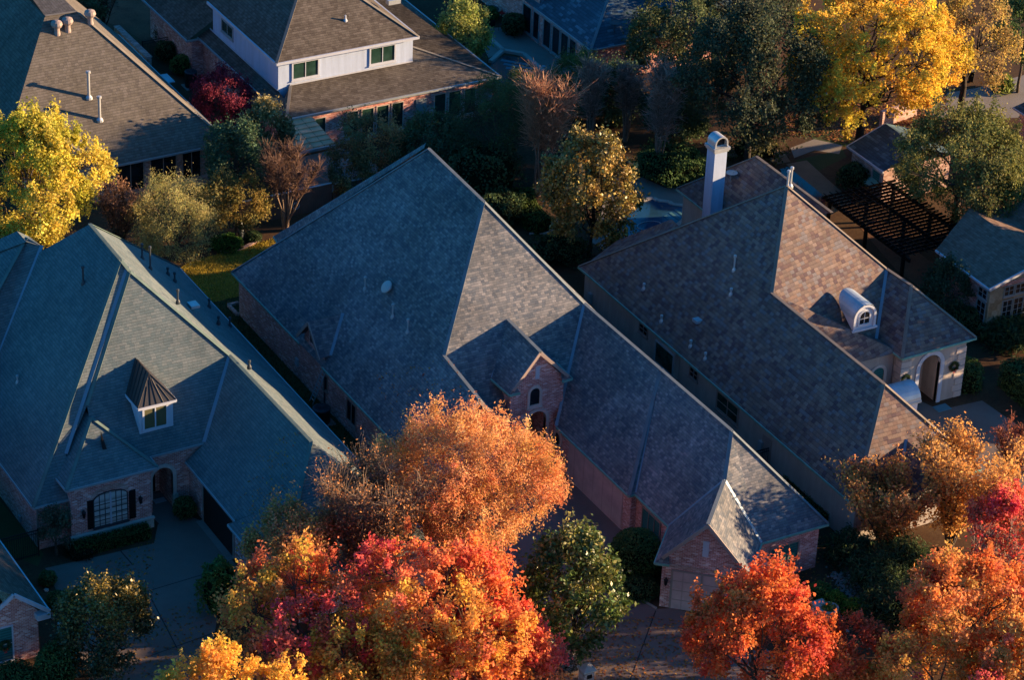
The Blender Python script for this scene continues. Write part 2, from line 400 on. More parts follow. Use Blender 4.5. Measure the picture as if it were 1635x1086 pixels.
def mat_water(name, col):
    m, nt, bs = newmat(name); n = N(nt); geo = n.geo()
    a = n.noise(geo, 2.5, 3.0); bs.inputs['Base Color'].default_value = tuple(col)+(1,)
    v = n.mr(n.noise(geo, 0.6, 3.0), 0.3, 0.7, 0.75, 1.25)
    nt.links.new(n.mix(1.0, tuple(col), n.comb(v, v, v), 'MULTIPLY'), bs.inputs['Base Color'])
    bs.inputs['Roughness'].default_value = 0.08; bs.inputs['Specular IOR Level'].default_value = 0.5
    nt.links.new(n.bump(a, 0.08, 0.02), bs.inputs['Normal']); return m
M['pool'] = mat_water('pool_water', (.02, .07, .13))
M['pool_step'] = mat_plain('pool_plaster', (.07, .20, .25), 0.6)
M['spa'] = mat_water('green_pool_water', (.025, .07, .075))
M['pond'] = mat_water('dark_pool_water', (.008, .016, .024))
# foliage
M['leaf'] = mat_leaf('autumn_leaf', 0.42)
M['leaf_gloss'] = mat_leaf('glossy_leaf', 0.16, 0.36, 0.40)
M['leaf_soft'] = mat_leaf('evergreen_leaf', 0.3)
M['bark'] = mat_bark('grey_brown_bark', (.045, .034, .026), (.12, .092, .07))
M['bark_pale'] = mat_bark('pale_tan_bark', (.17, .12, .085), (.33, .24, .175))
M['bark_grey'] = mat_bark('grey_twig_bark', (.16, .125, .10), (.32, .26, .21))
M['bark_dark'] = mat_bark('dark_bark', (.018, .014, .012), (.05, .04, .033))
# ------------------------------------------------------------------ ground
def sheet(name, pts, mat, z, loc=None):
    m = MB(); m.poly([V((p.x, p.y, z)) for p in pts]); o = m.build(name, M[mat]); o['kind'] = 'structure'; return o
def gpx(l): return [at(x, y, 0) for x, y in l]
g = MB(); g.quad((-900, -900, 0), (900, -900, 0), (900, 1100, 0), (-900, 1100, 0)); g.build('ground', M['soil'])['kind'] = 'structure'
# ------------------------------------------------------------------ building helpers
E0 = 3.1
class Fr:
    """a vertical wall plane: u level along the wall, z up, d outward"""
    def __init__(s, o, u):
        s.o = V((o[0], o[1], 0)); s.u = V((u[0], u[1], 0)).normalized(); s.n = V((s.u.y, -s.u.x, 0))
    def pt(s, u, z, d=0.0): return s.o+s.u*u+V((0, 0, z))+s.n*d
    def pix(s, px, py):
        d = ray(px, py); p = CAM+d*((s.o-CAM).dot(s.n)/d.dot(s.n)); return (p-s.o).dot(s.u), p.z
def Front(y, x=0.0): return Fr((x, y), (1, 0))
def Left(x, y=0.0): return Fr((x, y), (0, -1))
def arch_pts(u0, u1, z0, zs, rise, n=12):
    c = (u0+u1)/2; r = (u1-u0)/2
    return [(u0, z0)]+[(c-r*math.cos(math.pi*i/n), zs+rise*math.sin(math.pi*i/n)) for i in range(n+1)]+[(u1, z0)]
def fbox(mb, fr, u0, u1, z0, z1, d0, d1):
    P = [fr.pt(u, z, d) for d in (d0, d1) for z in (z0, z1) for u in (u0, u1)]
    for q in ((0, 2, 3, 1), (4, 5, 7, 6), (0, 1, 5, 4), (2, 6, 7, 3), (0, 4, 6, 2), (1, 3, 7, 5)):
        mb.poly([P[i] for i in q])
def window(par, fr, u0, u1, z0, z1, cols=1, rows=1, fm='trim', gm='glass', fw=0.07, rise=0.0, sill=True, mw=0.035, name='window', label=None):
    f = MB()
    if rise <= 0:
        fbox(f, fr, u0-fw, u0, z0-fw, z1+fw, 0.0, 0.07); fbox(f, fr, u1, u1+fw, z0-fw, z1+fw, 0.0, 0.07)
        fbox(f, fr, u0, u1, z1, z1+fw, 0.0, 0.07); fbox(f, fr, u0, u1, z0-fw, z0, 0.0, 0.07)
    else:
        a = arch_pts(u0, u1, z0, z1, rise); b = arch_pts(u0-fw, u1+fw, z0, z1, rise+fw)
        for i in range(len(a)-1):
            f.quad(fr.pt(*a[i], .07), fr.pt(*a[i+1], .07), fr.pt(*b[i+1], .07), fr.pt(*b[i], .07))
            f.quad(fr.pt(*b[i], 0), fr.pt(*b[i+1], 0), fr.pt(*b[i+1], .07), fr.pt(*b[i], .07))
            f.quad(fr.pt(*a[i], 0), fr.pt(*a[i+1], 0), fr.pt(*a[i+1], .07), fr.pt(*a[i], .07))
        fbox(f, fr, u0-fw, u1+fw, z0-fw, z0, 0, .07)
    for i in range(1, cols):
        u = u0+(u1-u0)*i/cols; w = mw*(1.6 if cols == 2 else 1)
        fbox(f, fr, u-w/2, u+w/2, z0, z1+rise*0.95, .018, .05)
    for j in range(1, rows):
        z = z0+(z1-z0)*j/rows; fbox(f, fr, u0, u1, z-mw/2, z+mw/2, .019, .046)
    if sill: fbox(f, fr, u0-fw-.05, u1+fw+.05, z0-fw-.09, z0-fw, 0.0, .11)
    o = f.build(name, M[fm], par)
    if label: o['label'] = label
    p = MB(); p.poly([fr.pt(u, z, .012) for u, z in (arch_pts(u0, u1, z0, z1, rise) if rise > 0 else [(u0, z0), (u1, z0), (u1, z1), (u0, z1)])])
    p.build('pane', M[gm], o)
    return o
def window_px(par, fr, a, b, **k):
    u0, z1 = fr.pix(*a); u1, z0 = fr.pix(*b)
    if u0 > u1: u0, u1 = u1, u0
    return window(par, fr, u0, u1, z0, z1, **k)
def walls(mb, pts, z0, z1, close=False):
    n = len(pts)
    for i in range(n if close else n-1):
        a = pts[i]; b = pts[(i+1) % n]
        mb.quad((a[0], a[1], z0), (b[0], b[1], z0), (b[0], b[1], z1), (a[0], a[1], z1))
def eaves(par, edges, mat, w=0.13, h=0.16):
    for a, b in edges:
        m = MB(); a = V(a); b = V(b); m.bar(a-V((0, 0, .055)), b-V((0, 0, .055)), w, h); m.build('gutter', M[mat], par)
def caps(par, edges, mat, w=0.34, h=0.05):
    for a, b in edges:
        m = MB(); a = V(a); b = V(b); m.bar(a+V((0, 0, .03)), b+V((0, 0, .03)), w, h); m.build('ridge_cap', M[mat], par)
def valleys(par, edges, w=0.26, lift=0.05):
    for a, b in edges:
        m = MB(); a = V(a); b = V(b); m.bar(a+V((0, 0, lift)), b+V((0, 0, lift)), w, 0.03); m.build('valley_flashing', M['flash'], par)
def pipe(par, p, h=0.45, r=0.06, mat='galv', cap=True, name='vent_pipe'):
    m = MB(); p = V(p)
    m.lathe(p, [(r*2.6, -0.12), (r*2.4, 0.02), (r*1.15, 0.16), (r, 0.17), (r, h)], 10)
    if cap: m.lathe(p+V((0, 0, h)), [(r, -0.02), (r*1.7, 0.0), (r*1.7, 0.13), (r*1.2, 0.16)], 10)
    return m.build(name, M[mat], par)
def lantern(par, fr, u, z):
    m = MB()
    fbox(m, fr, u-.05, u+.05, z-.1, z+.12, 0, .03)
    m.bar(fr.pt(u, z+.1, .03), fr.pt(u, z+.16, .2), .03, .03)
    c = fr.pt(u, z, .2)
    m.lathe(c, [(.05, -.26), (.085, -.2), (.12, .1), (.135, .11), (.03, .24), (.02, .3)], 8)
    return m.build('wall_lantern', M['black'], par)
def arch_wall(mb, fr, u0, u1, ztop, a0, a1, zs, rise, gable=None):
    """one wall face with an arched opening that reaches the ground; gable = (u, z) apex"""
    ar = arch_pts(a0, a1, 0.0, zs, rise)
    top = [(u1, ztop)]+([gable] if gable else [])+[(u0, ztop)]
    # split down the middle of the arch so that every face is simple
    k = len(ar)//2; mid = ar[k]
    ct = gable if gable else ((a0+a1)/2, ztop)
    lf = [(u0, 0)]+ar[:k+1]+[ct, (u0, ztop)]
    rt = ar[k:]+[(u1, 0), (u1, ztop), ct]
    mb.poly([fr.pt(u, z) for u, z in lf]); mb.poly([fr.pt(u, z) for u, z in rt])
    return ar
def arch_trim(par, fr, a0, a1, z0, zs, rise, w, mat, d=0.07, name='arch_surround'):
    f = MB(); a = arch_pts(a0, a1, z0, zs, rise); b = arch_pts(a0-w, a1+w, z0, zs, rise+w)
    for i in range(len(a)-1):
        f.quad(fr.pt(*a[i], d), fr.pt(*a[i+1], d), fr.pt(*b[i+1], d), fr.pt(*b[i], d))
        f.quad(fr.pt(*b[i], 0), fr.pt(*b[i+1], 0), fr.pt(*b[i+1], d), fr.pt(*b[i], d))
        f.quad(fr.pt(*a[i], -.25), fr.pt(*a[i+1], -.25), fr.pt(*a[i+1], d), fr.pt(*a[i], d))
    return f.build(name, M[mat], par)
def roof(par, faces, mat, name='roof'):
    m = MB()
    for f in faces: m.poly(f)
    return m.build(name, M[mat], par)
def rake(par, mat, a, b, w=0.06, h=0.2):
    m = MB(); m.bar(V(a)-V((0, 0, .08)), V(b)-V((0, 0, .08)), w, h); m.build('rake_trim', M[mat], par)
def P3(x, y, z): return V((x, y, z))

# ================================================================== HOUSE B (middle)
def house_middle():
    B = empty('brick_house', (-5.6, -10, 0), 'middle brick house with a steep dark blue-grey shingle roof and copper-green gutters', 'house', 'suburban houses among the trees')
    LB = P3(-14.9, 10.76, E0); RB = P3(-5.2, 2.45, 13.75); R1 = P3(-5.36, -5.0, 13.6); 
    VT = at(933, 485, 8.1); L = onpl(709, 568, R1, VT, R1+V((1, 0, 0))); pf_ = (R1.z-VT.z)/(R1.y-VT.y); ye = R1.y-(R1.z-E0)/pf_
    W1 = P3(-11.28, -15.8, 7.07); W0 = P3(-14.9, -15.8, E0); W2 = P3(-8.1, -15.8, E0); W3 = P3(-8.1, ye, E0)
    VB = P3(-5.35, ye, E0)
    RBk = P3(4.1, 10.8, E0); Rf = P3(3.44, -14.2, E0)
    fpt = lambda x, y: P3(x, y, R1.z+(y-R1.y)*pf_)
    Gm = P3(-0.88, -18.8, 8.08); Gr = P3(-5.35, -23.2, E0); Gr2 = P3(-4.93, -23.2, E0)
    E1 = P3(-7.58, -29.67, E0); E2 = P3(-3.55, -33.19, E0)
    GL = P3(-4.95, -26.9, E0); GA = atx(1168, 688, -0.8); ER = P3(-1.11, -30.65, E0); FRc = P3(3.44, -30.67, E0)
    zr = 6.25
    GP = at(1130.6, 838.3, zr); GB = at(1157, 767, zr)
    faces = [[LB, W0, W1, L], [LB, L, R1, RB], [L, W1, W2, W3], [R1, L, W3, fpt(-8.1, -13.1), fpt(-4.4, -13.1), VT.lerp(VB, (VT.x+4.4)/(VT.x-VB.x)), VT], [RB, R1, VT, Rf, RBk], [LB, RB, RBk],
             [VT, VB, Gr, Gm], [Gm, Gr, Gr2], [Gm, Gr2, GL, GB], [Gm, GB, GA], [GA, GB, ER], [GA, ER, FRc], [VT, Gm, GA, FRc, Rf],
             [GB, GL, E1, GP], [GB, GP, E2, ER]]
    # rear wing just showing behind the back hip
    S0 = P3(-10.34, 14.09, E0); S1 = P3(-10.5, 13.1, E0); S2 = P3(-5.35, 2.75, 13.7); S3 = P3(-5.0, 3.2, 13.78); S4 = P3(-0.5, 14.1, E0)
    faces += [[S0, S1, S2, S3], [S0, S3, P3(-7.2, 10.9, E0)]]
    # wall dormer on the left side
    d0 = P3(-15.1, -0.95, 5.5); d1 = P3(-12.72, -0.95, 5.5); d2 = P3(-15.1, .65, 3.74); d3 = P3(-14.32, .65, 3.74); d4 = P3(-15.1, -2.55, 3.74); d5 = P3(-14.32, -2.55, 3.74)
    faces += [[d0, d2, d3, d1], [d0, d1, d5, d4]]
    # entry tower
    zt = 8.2; ze = 5.85
    T0 = P3(-6.22, -9.6, zt); T1 = P3(-6.36, -14.2, zt)
    a = P3(-8.42, -14.35, ze); b = P3(-4.1, -14.25, ze); a0 = P3(-8.5, -12.15, ze); b0 = P3(-4.05, -12.1, ze)
    faces += [[T0, a0, a, T1], [T0, T1, b, b0]]
    # little returns at the feet of the gables
    ra = P3(-8.42, -14.35, ze); faces += [[ra, P3(-7.72, -14.37, ze), P3(-7.85, -13.9, ze+.42), P3(-8.2, -13.9, ze+.3)], [b, P3(-4.8, -14.28, ze), P3(-4.72, -13.9, ze+.45), P3(-4.35, -13.9, ze+.3)]]
    t = (E2-E1).normalized(); nin = V((-t.y, t.x, 0))
    faces += [[E1, E1+t*.85, E1+t*.75+nin*.3+V((0, 0, .4)), E1+t*.3+nin*.3+V((0, 0, .35))], [E2, E2-t*.85, E2-t*.75+nin*.3+V((0, 0, .4)), E2-t*.3+nin*.3+V((0, 0, .35))]]
    roof(B, faces, 'slate')
    eaves(B, [(LB, P3(-14.9, .66, E0)), (P3(-14.9, -2.56, E0), W0), (S0, S1), (VB, Gr), (Gr, Gr2), (Gr2, GL), (GL, E1), (E1, E1+t*.85), (E2, E2-t*.85), (ER, E2), (ER, FRc), (a0, a), (a, P3(-7.72, -14.37, ze)), (b, P3(-4.8, -14.28, ze)), (b, b0), (FRc, Rf)], 'copper', 0.11, 0.13)
    caps(B, [(RB, R1), (R1, L), (R1, VT), (L, W1), (VT, Gm), (Gm, GA), (GA, FRc), (GB, GP), (LB, RB), (Gr, Gm), (T0, T1), (GA, GB)], 'cap_slate', .22, .035)
    valleys(B, [(VT, VB), (Gr2+V((.1, 0, .05)), Gm+V((.1, 0, 0))), (GB, GL), (GB, ER), (T0, a0), (d1, d5), (T0, b0)], 0.2)
    # rakes
    for q0_, q1_ in ((T1, a.lerp(T1, .12)), (T1, b.lerp(T1, .12)), (GP, E1.lerp(GP, .15)), (GP, E2.lerp(GP, .05)), (W1, W0), (W1, W2), (d0, d2), (d0, d4)): rake(B, 'taupe', q0_, q1_)
    # walls
    w = MB()
    walls(w, [(-10.1, 13.6), (-10.2, 12.9), (-10.2, 10.4), (-14.55, 10.4), (-14.55, -15.5), (-8.4, -15.5), (-8.4, -13.9)], 0, E0-.05)
    w.poly([(-14.55, -15.5, E0-.05), (-8.4, -15.5, E0-.05), (-11.25, -15.5, 6.75)])
    w.poly([(-14.62, .5, E0-.6), (-14.62, .5, 3.75), (-14.62, -.95, 5.35), (-14.62, -2.4, 3.75), (-14.62, -2.4, E0-.6)])
    walls(w, [(-4.98, -13.9), (-4.98, -22.9), (-4.6, -22.9), (-4.6, -26.7)], 0, E0-.05)
    g0 = E1+t*.4+nin*.35; g1 = E2-t*.4+nin*.35
    walls(w, [(-4.6, -26.7), (g0.x, g0.y)], 0, E0-.05); walls(w, [(g1.x, g1.y), (-1.0, -30.3), (3.1, -30.3), (3.1, 10.4), (-14.55, 10.4)], 0, E0-.05)
    GF = Fr((g0.x, g0.y), (t.x, t.y)); gw = (g1-g0).length
    w.poly([GF.pt(0, 0), GF.pt(gw, 0), GF.pt(gw, E0-.05), GF.pt(gw/2, zr-.25), GF.pt(0, E0-.05)])
    tw = Front(-13.85, -8.05); wd = 3.62
    i0 = tw.pix(840, 690)[0]; i1 = tw.pix(870.5, 690)[0]; zsp = tw.pix(855, 656)[1]-.72
    arch_wall(w, tw, 0, wd, ze-.05, i0, i1, zsp, (i1-i0)/2, (tw.pix(861, 566)[0], zt-.35))
    walls(w, [(-8.05, -13.85), (-8.05, -12.0)], 0, ze); walls(w, [(-4.43, -13.85), (-4.43, -11.0)], E0, ze)
    # inside of the porch
    for u in (i0, i1): w.quad(tw.pt(u, 0), tw.pt(u, 0, -1.8), tw.pt(u, zsp+.75, -1.8), tw.pt(u, zsp))
    w.quad(tw.pt(i0, 0, -1.8), tw.pt(i1, 0, -1.8), tw.pt(i1, zsp+.8, -1.8), tw.pt(i0, zsp+.8, -1.8))
    w.build('wall', M['brick'], B)
    arch_trim(B, tw, i0, i1, 0, zsp, (i1-i0)/2, .2, 'caststone')
    dm = MB(); fbox(dm, tw, i0+.25, i1-.25, 0.05, 2.2, -1.8, -1.74); dm.build('front_door', M['darkwood'], B)
    u0, z1 = tw.pix(846, 627); u1, z0 = tw.pix(860.5, 644)
    window(B, tw, u0, u1, z0, z1-.1, rise=(u1-u0)/2, fm='caststone', fw=.16)
    v = MB(); u0, z1 = tw.pix(855, 586); u1, z0 = tw.pix(860.5, 604); fbox(v, tw, u0, u1, z0, z1, 0, .05); v.build('gable_vent', M['trim'], B)
    # left wall windows
    lw = Left(-14.55)
    window_px(B, lw, (555, 636), (568, 682), cols=2, fm='taupe')
    window_px(B, lw, (518.5, 598), (523, 625), fm='taupe')
    # arched louvre in the wall dormer
    ld = Left(-14.62); u0, z1 = ld.pix(494, 541); u1, z0 = ld.pix(505, 556)
    window(B, ld, .35, 1.45, 3.7, 4.35, rise=.5, fm='brick', gm='vent_dark', fw=.1, name='gable_louvre')
    # garage side
    gs = Left(-4.98)
    dmb = MB(); u0 = gs.pix(910, 700)[0]; u1 = gs.pix(995, 800)[0]; fbox(dmb, gs, u0, u1, 0, 2.75, 0, .05); dmb.build('garage_door', M['garage_mauve'], B)
    u, z = gs.pix(891, 701); f = MB(); ring = [(u+.30*math.cos(k*math.pi/8), z+.42*math.sin(k*math.pi/8)) for k in range(16)]; ro = [(u+.48*math.cos(k*math.pi/8), z+.62*math.sin(k*math.pi/8)) for k in range(16)]
    for k in range(16):
        j = (k+1) % 16
        f.quad(gs.pt(*ring[k], .06), gs.pt(*ring[j], .06), gs.pt(*ro[j], .06), gs.pt(*ro[k], .06)); f.quad(gs.pt(*ro[k], 0), gs.pt(*ro[j], 0), gs.pt(*ro[j], .06), gs.pt(*ro[k], .06))
    ow = f.build('oval_window', M['caststone'], B); f = MB(); f.poly([gs.pt(a_, b_, .012) for a_, b_ in ring]); f.build('pane', M['glass'], ow)
    fs = Left(-4.6); u0 = fs.pix(1027, 820)[0]; u1 = fs.pix(1054, 850)[0]
    window(B, fs, u0, u1, .8, 2.4, cols=3, fm='taupe', gm='glass_teal')
    # garage gable
    u0, z1 = GF.pix(1075.5, 912); dmb = MB()
    fbox(dmb, GF, u0, gw-u0, 0, z1, 0, .04); dmb.build('garage_door', M['garage_mauve'], B)
    f = MB(); fbox(f, GF, u0-.12, u0, 0, z1+.1, 0, .06); fbox(f, GF, gw-u0, gw-u0+.12, 0, z1+.1, 0, .06); fbox(f, GF, u0, gw-u0, z1, z1+.1, 0, .06)
    for k in range(1, 4): zz = z1*k/4; fbox(f, GF, u0+.02, gw-u0-.02, zz-.015, zz+.015, .04, .055)
    fbox(f, GF, gw/2-.05, gw/2+.05, 0, z1, .04, .057)
    f.build('garage_door_frame', M['taupe'], B)
    v = MB(); u0, z1 = GF.pix(1123.5, 864); u1, z0 = GF.pix(1131, 890); fbox(v, GF, u0, u1, z0, z1, 0, .05); v.build('gable_vent', M['trim'], B)
    lantern(B, GF, *GF.pix(1064, 926))
    # soldier course over the garage door, under the rakes
    sc = MB(); fbox(sc, GF, .1, gw-.1, z1*0+2.72, 2.95, 0, .03); sc.build('soldier_course', M['brick_pale'], B)
    fw_ = Front(-30.3); window_px(B, fw_, (1231, 877), (1271, 897), cols=3, fm='taupe', gm='glass_teal', fw=.09)
    # roof fittings
    pl = (LB, L, R1)
    p = onpl(622, 461, *pl); n = (L-LB).cross(R1-LB).normalized()
    if n.z < 0: n = -n
    m = MB(); A = n.cross(V((0, 0, 1))).normalized(); Bv = n.cross(A)
    for r0, r1, h0, h1 in ((.0, .40, .42, .34), (.40, .42, .34, .28)):
        for k in range(16):
            c0, s0, c1, s1 = math.cos(k*math.pi/8), math.sin(k*math.pi/8), math.cos((k+1)*math.pi/8), math.sin((k+1)*math.pi/8)
            m.quad(p+n*h0+(A*c0+Bv*s0)*r0, p+n*h0+(A*c1+Bv*s1)*r0, p+n*h1+(A*c1+Bv*s1)*r1, p+n*h1+(A*c0+Bv*s0)*r1)
    m.tube(p-n*.05, p+n*.36, .16)
    m.build('round_roof_vent', M['dish'], B)
    for q, h in (((583, 461), .7), ((627, 506), .75), ((651, 530), .75)): pipe(B, onpl(*q, *pl), h, .055, 'gutter')
    ds = MB(); ds.bar(lw.pt(2.35, 0, .06), lw.pt(2.35, 3, .06), .08, .08, (0, 1, 0)); ds.build('downspout', M['vent_dark'], B)
    return B
house_middle()

# ================================================================== HOUSE A (left)
def house_left():
    A = empty('brick_house', (-27, -6, 0), 'brick house with a green-grey shingle roof and a black metal hipped dormer', 'house', 'suburban houses among the trees')
    FL = P3(-36.45, -9.7, E0); R0 = P3(-27.25, 3.75, 12.72); Rf = P3(-27.32, -1.1, 12.69); F2 = P3(-33.6, -9.7, E0)
    BL = P3(-36.45, 12.6, E0); BR = P3(-17.7, 12.8, E0)
    strip = (FL, Rf, Rf+V((1, 0, 0)))
    V0 = onpl(203, 426, *strip); V1 = onpl(105, 726, *strip)
    CA = P3(-27.05, -1.75, 12.2); ec = 4.1
    T1 = P3(-22.6, -5.9, 7.6); CE0 = at(240.5, 729, ec); CE1 = at(325, 707.5, ec)
    cp = (CA, T1, (CE0+CE1)/2)
    Hb = onpl(139, 648, *cp); CEL = P3(-32.2, CE0.y, ec)
    G2 = at(497, 706, 7.6); GEl = P3(-26.78, -8.9, E0); GEm = P3(-26.8, -15.93, E0); GEm2 = P3(-27.3, -15.95, E0)
    GEf = P3(-27.3, -22.6, E0); GEr = P3(-17.7, -22.8, E0); REk = P3(-17.7, -2, E0)
    sl = (T1, GEl, GEm)
    St = onpl(470, 796, *sl)
    faces = [[FL, Rf, R0, BL], [FL, F2, V1, V0, Rf], [V0, V1, Hb, CA], [CA, Hb, CEL, CE0, CE1, T1], [R0, Rf, CA, T1, G2, GEr, BR], [BL, R0, BR],
             [T1, CE1, P3(CE1.x+.05, CE1.y-.02, ec), GEl, GEm, St, G2], [G2, GEf, GEr]]
    up = V((0, 0, .13))
    faces += [[St+up*.2, GEm2, GEf, G2], [St, GEm, GEm2+V((0, .0, .02)), St+up*.2]]
    # bump with the front window
    b0 = at(88, 762, ec); b1 = at(106, 784, ec); b2 = at(252.8, 746.3, ec); ap = P3(-31.8, -7.1, 6.4); ab = P3(-31.8, -4.4, 6.4); b3 = P3(b2.x, CE0.y+.4, ec)
    faces += [[b0, b1, ap, ab], [b1, b2, ap], [b2, b3, ab, ap]]
    # far left volume, only its near end is in the picture
    X0 = onpl(67, 393, FL, Rf, R0); X1 = onpl(-30, 640, FL, Rf, R0)
    Q0 = X0+V((-.5, 1.2, .1)); Q1 = P3(-41.5, X1.y-.4, E0); 
    faces += [[X0, X1, P3(X1.x-3.2, X1.y-.8, E0), P3(-40.6, -1.0, E0), Q0], [Q0, P3(-40.6, -1.0, E0), P3(-40.6, 16, E0), at(42, 386, Q0.z)+V((0, 1.5, 0)), at(42, 386, Q0.z)]]
    faces += [[at(42, 386, Q0.z), at(42, 386, Q0.z)+V((0, 1.5, 0)), X0+V((0, 2.2, -.4)), X0]]
    roof(A, faces, 'teal')
    eaves(A, [(FL, BL), (FL, F2), (b0, b1), (b1, b2), (b2, b3), (CE0, CE1), (GEl, GEm), (GEm, GEm2), (GEm2, GEf), (GEf, GEr), (BR, GEr)], 'gutter', 0.1, 0.13)
    caps(A, [(R0, Rf), (Rf, FL), (CA, Hb), (CA, T1), (T1, G2), (b1, ap), (ap, b2), (G2, GEf), (Rf, CA), (R0, BR), (Q0, P3(-40.6, -1.0, E0))], 'cap_teal', .22, .035)
    valleys(A, [(V0, V1), (T1, CE1), (X0, X1), (b0, ab)], .24)
    w = MB()
    LX = -36.1; FY = -9.4
    walls(w, [(LX, 12.3), (LX, FY), (b1.x+.35, FY)], 0, E0-.05)
    BX0 = b1.x+.33; BX1 = b2.x-.35; BY = b1.y+.32
    walls(w, [(BX0, FY), (BX0, BY), (BX1, BY), (BX1, CE0.y+.3)], 0, ec-.05)
    cy = CE0.y+.32
    cf = Front(cy); a0 = cf.pix(243.5, 785)[0]; a1 = cf.pix(276, 775)[0]; a0 = max(a0, BX1+.05)
    zt = cf.pix(262, 746)[1]; rise = (a1-a0)/2
    fr2 = Front(cy, BX1); arch_wall(w, fr2, 0, -26.45-BX1+1.2, ec-.05, a0-BX1, a1-BX1, zt-rise, rise)
    for u in (a0-BX1, a1-BX1): w.quad(fr2.pt(u, 0), fr2.pt(u, 0, -2), fr2.pt(u, zt, -2), fr2.pt(u, zt-rise))
    w.quad(fr2.pt(a0-BX1, 0, -2), fr2.pt(a1-BX1, 0, -2), fr2.pt(a1-BX1, zt, -2), fr2.pt(a0-BX1, zt, -2))
    walls(w, [(-26.48, cy), (-26.48, -22.3), (-18.05, -22.4), (-18.05, 12.4), (LX, 12.3)], 0, E0-.05)
    w.build('wall', M['brick'], A)
    arch_trim(A, fr2, a0-BX1, a1-BX1, 0.9, zt-rise, rise, .22, 'caststone')
    st = MB(); fbox(st, fr2, a1-BX1-.02, a1-BX1+.3, 0, .9, -.1, .12); st.build('pier_base', M['limestone'], A)
    dm = MB(); fbox(dm, fr2, a0-BX1+.3, a1-BX1-.3, .05, 2.3, -2, -1.94); dm.build('front_door', M['darkwood'], A)
    # stone skirt with a sloping cap under the window
    bf = Front(BY); s = MB(); fbox(s, bf, BX0-.06, BX1+.06, 0, .62, 0.003, .14); fbox(s, Left(BX0, BY), 0.0, 0.55, 0, .62, .003, .1); s.build('stone_skirt', M['limestone'], A)
    s = MB(); fbox(s, bf, BX0-.1, BX1+.1, .62, .72, 0.003, .2); s.build('skirt_cap', M['caststone'], A)
    u0 = bf.pix(150.5, 830)[0]; u1 = bf.pix(203, 815)[0]; zb = .95; zm = bf.pix(152, 800)[1]; zt2 = bf.pix(177, 784)[1]
    window(A, bf, u0, u1, zb, zm, cols=6, rows=5, gm='glass_pale', rise=zt2-zm, fm='vent_dark', fw=.05, mw=.045)
    f = MB(); fbox(f, bf, (u0+u1)/2-.05, (u0+u1)/2+.05, zb, zt2, .02, .075); f.build('mullion_post', M['trim'], A)
    f = MB(); a = arch_pts(u0-.1, u1+.1, zm, zm, zt2-zm+.12); b = arch_pts(u0-.22, u1+.22, zm+.06, zm+.06, zt2-zm+.42)
    for i in range(1, len(a)-2): f.quad(bf.pt(*a[i], .035), bf.pt(*a[i+1], .035), bf.pt(*b[i+1], .035), bf.pt(*b[i], .035)); f.quad(bf.pt(*b[i], 0), bf.pt(*b[i+1], 0), bf.pt(*b[i+1], .035), bf.pt(*b[i], .035))
    f.build('brick_arch', M['brick_pale'], A)
    for px0, px1 in ((139, 150), (206, 216.5)):
        q0 = bf.pix(px0, 810)[0]; q1 = bf.pix(px1, 810)[0]; s = MB(); fbox(s, bf, q0, q1, zb-.05, zm+.12, 0.0, .05)
        for k in range(14): z = zb+.05+k*(zm-zb)/14.5; fbox(s, bf, q0+.06, q1-.06, z, z+.05, .05, .07)
        s.build('shutter', M['black'], A)
    lantern(A, bf, *bf.pix(132, 819)); lantern(A, bf, *bf.pix(222.5, 796))
    # garage
    gl = Left(-26.48); u0 = gl.pix(326, 800)[0]; u1 = gl.pix(373, 880)[0]; m = MB(); fbox(m, gl, u0, u1, 0, 2.55, 0, .04); m.build('garage_door', M['garage_dark'], A)
    f = MB(); fbox(f, gl, u0-.16, u0, 0, 2.68, 0, .07); fbox(f, gl, u1, u1+.16, 0, 2.68, 0, .07); fbox(f, gl, u0, u1, 2.55, 2.68, 0, .07); f.build('garage_door_frame', M['taupe'], A)
    ap_ = MB(); fbox(ap_, gl, u0-.2, u1+.2, .005, .03, 0, .45); ap_.build('garage_threshold', M['patio'], A)
    # dormer
    D = bpy.data.objects.new('dormer', None); COL.objects.link(D); D.parent = A
    q0 = onpl(221.5, 694.5, *cp); q1 = onpl(272.5, 682, *cp); D.location = V(q0)-V(A.location)
    yf = (q0.y+q1.y)/2; z0 = min(q0.z, q1.z); df = Front(yf); e0, ez = df.pix(218.5, 651); e1, _z = df.pix(279.5, 635)
    rb = onpl(210, 566, *cp); xm = (e0+e1)/2; hp = aty(234.5, 596.5, yf+1.0); rz = hp.z
    hp = P3(xm, yf+.95, rz); rbk = P3(xm, yf+(rz-z0)/1.05+.2, rz)
    bl = P3(e0, yf+(ez-z0)/1.05+.15, ez); br = P3(e1, bl.y, ez)
    f = MB(); 
    ea = P3(e0, yf-.15, ez); eb = P3(e1, yf-.15, ez)
    for q in ([ea, eb, hp], [bl, ea, hp, rbk], [eb, br, rbk, hp]): f.poly(q)
    for q0_, q1_, fr_ in ((ea, eb, (hp, hp)),):
        for k in range(1, 6): f.bar(ea.lerp(eb, k/6)+V((0, 0, .02)), ea.lerp(eb, k/6).lerp(hp, 1-abs(k/6-.5)*1.2)+V((0, 0, .02)), .035, .06)
    for k in range(0, 6):
        s_ = ea.lerp(bl, k/5.5); tgt = hp.lerp(rbk, k/5.5)
        f.bar(s_+V((0, 0, .02)), tgt+V((0, 0, .02)), .035, .06); s_ = eb.lerp(br, k/5.5); f.bar(s_+V((0, 0, .02)), tgt+V((0, 0, .02)), .035, .06)
    f.build('dormer_roof', M['bronze_seam'], D)
    f = MB(); i0 = e0+.14; i1 = e1-.14
    f.quad(df.pt(i0, z0-.3), df.pt(i1, z0-.3), df.pt(i1, ez), df.pt(i0, ez))
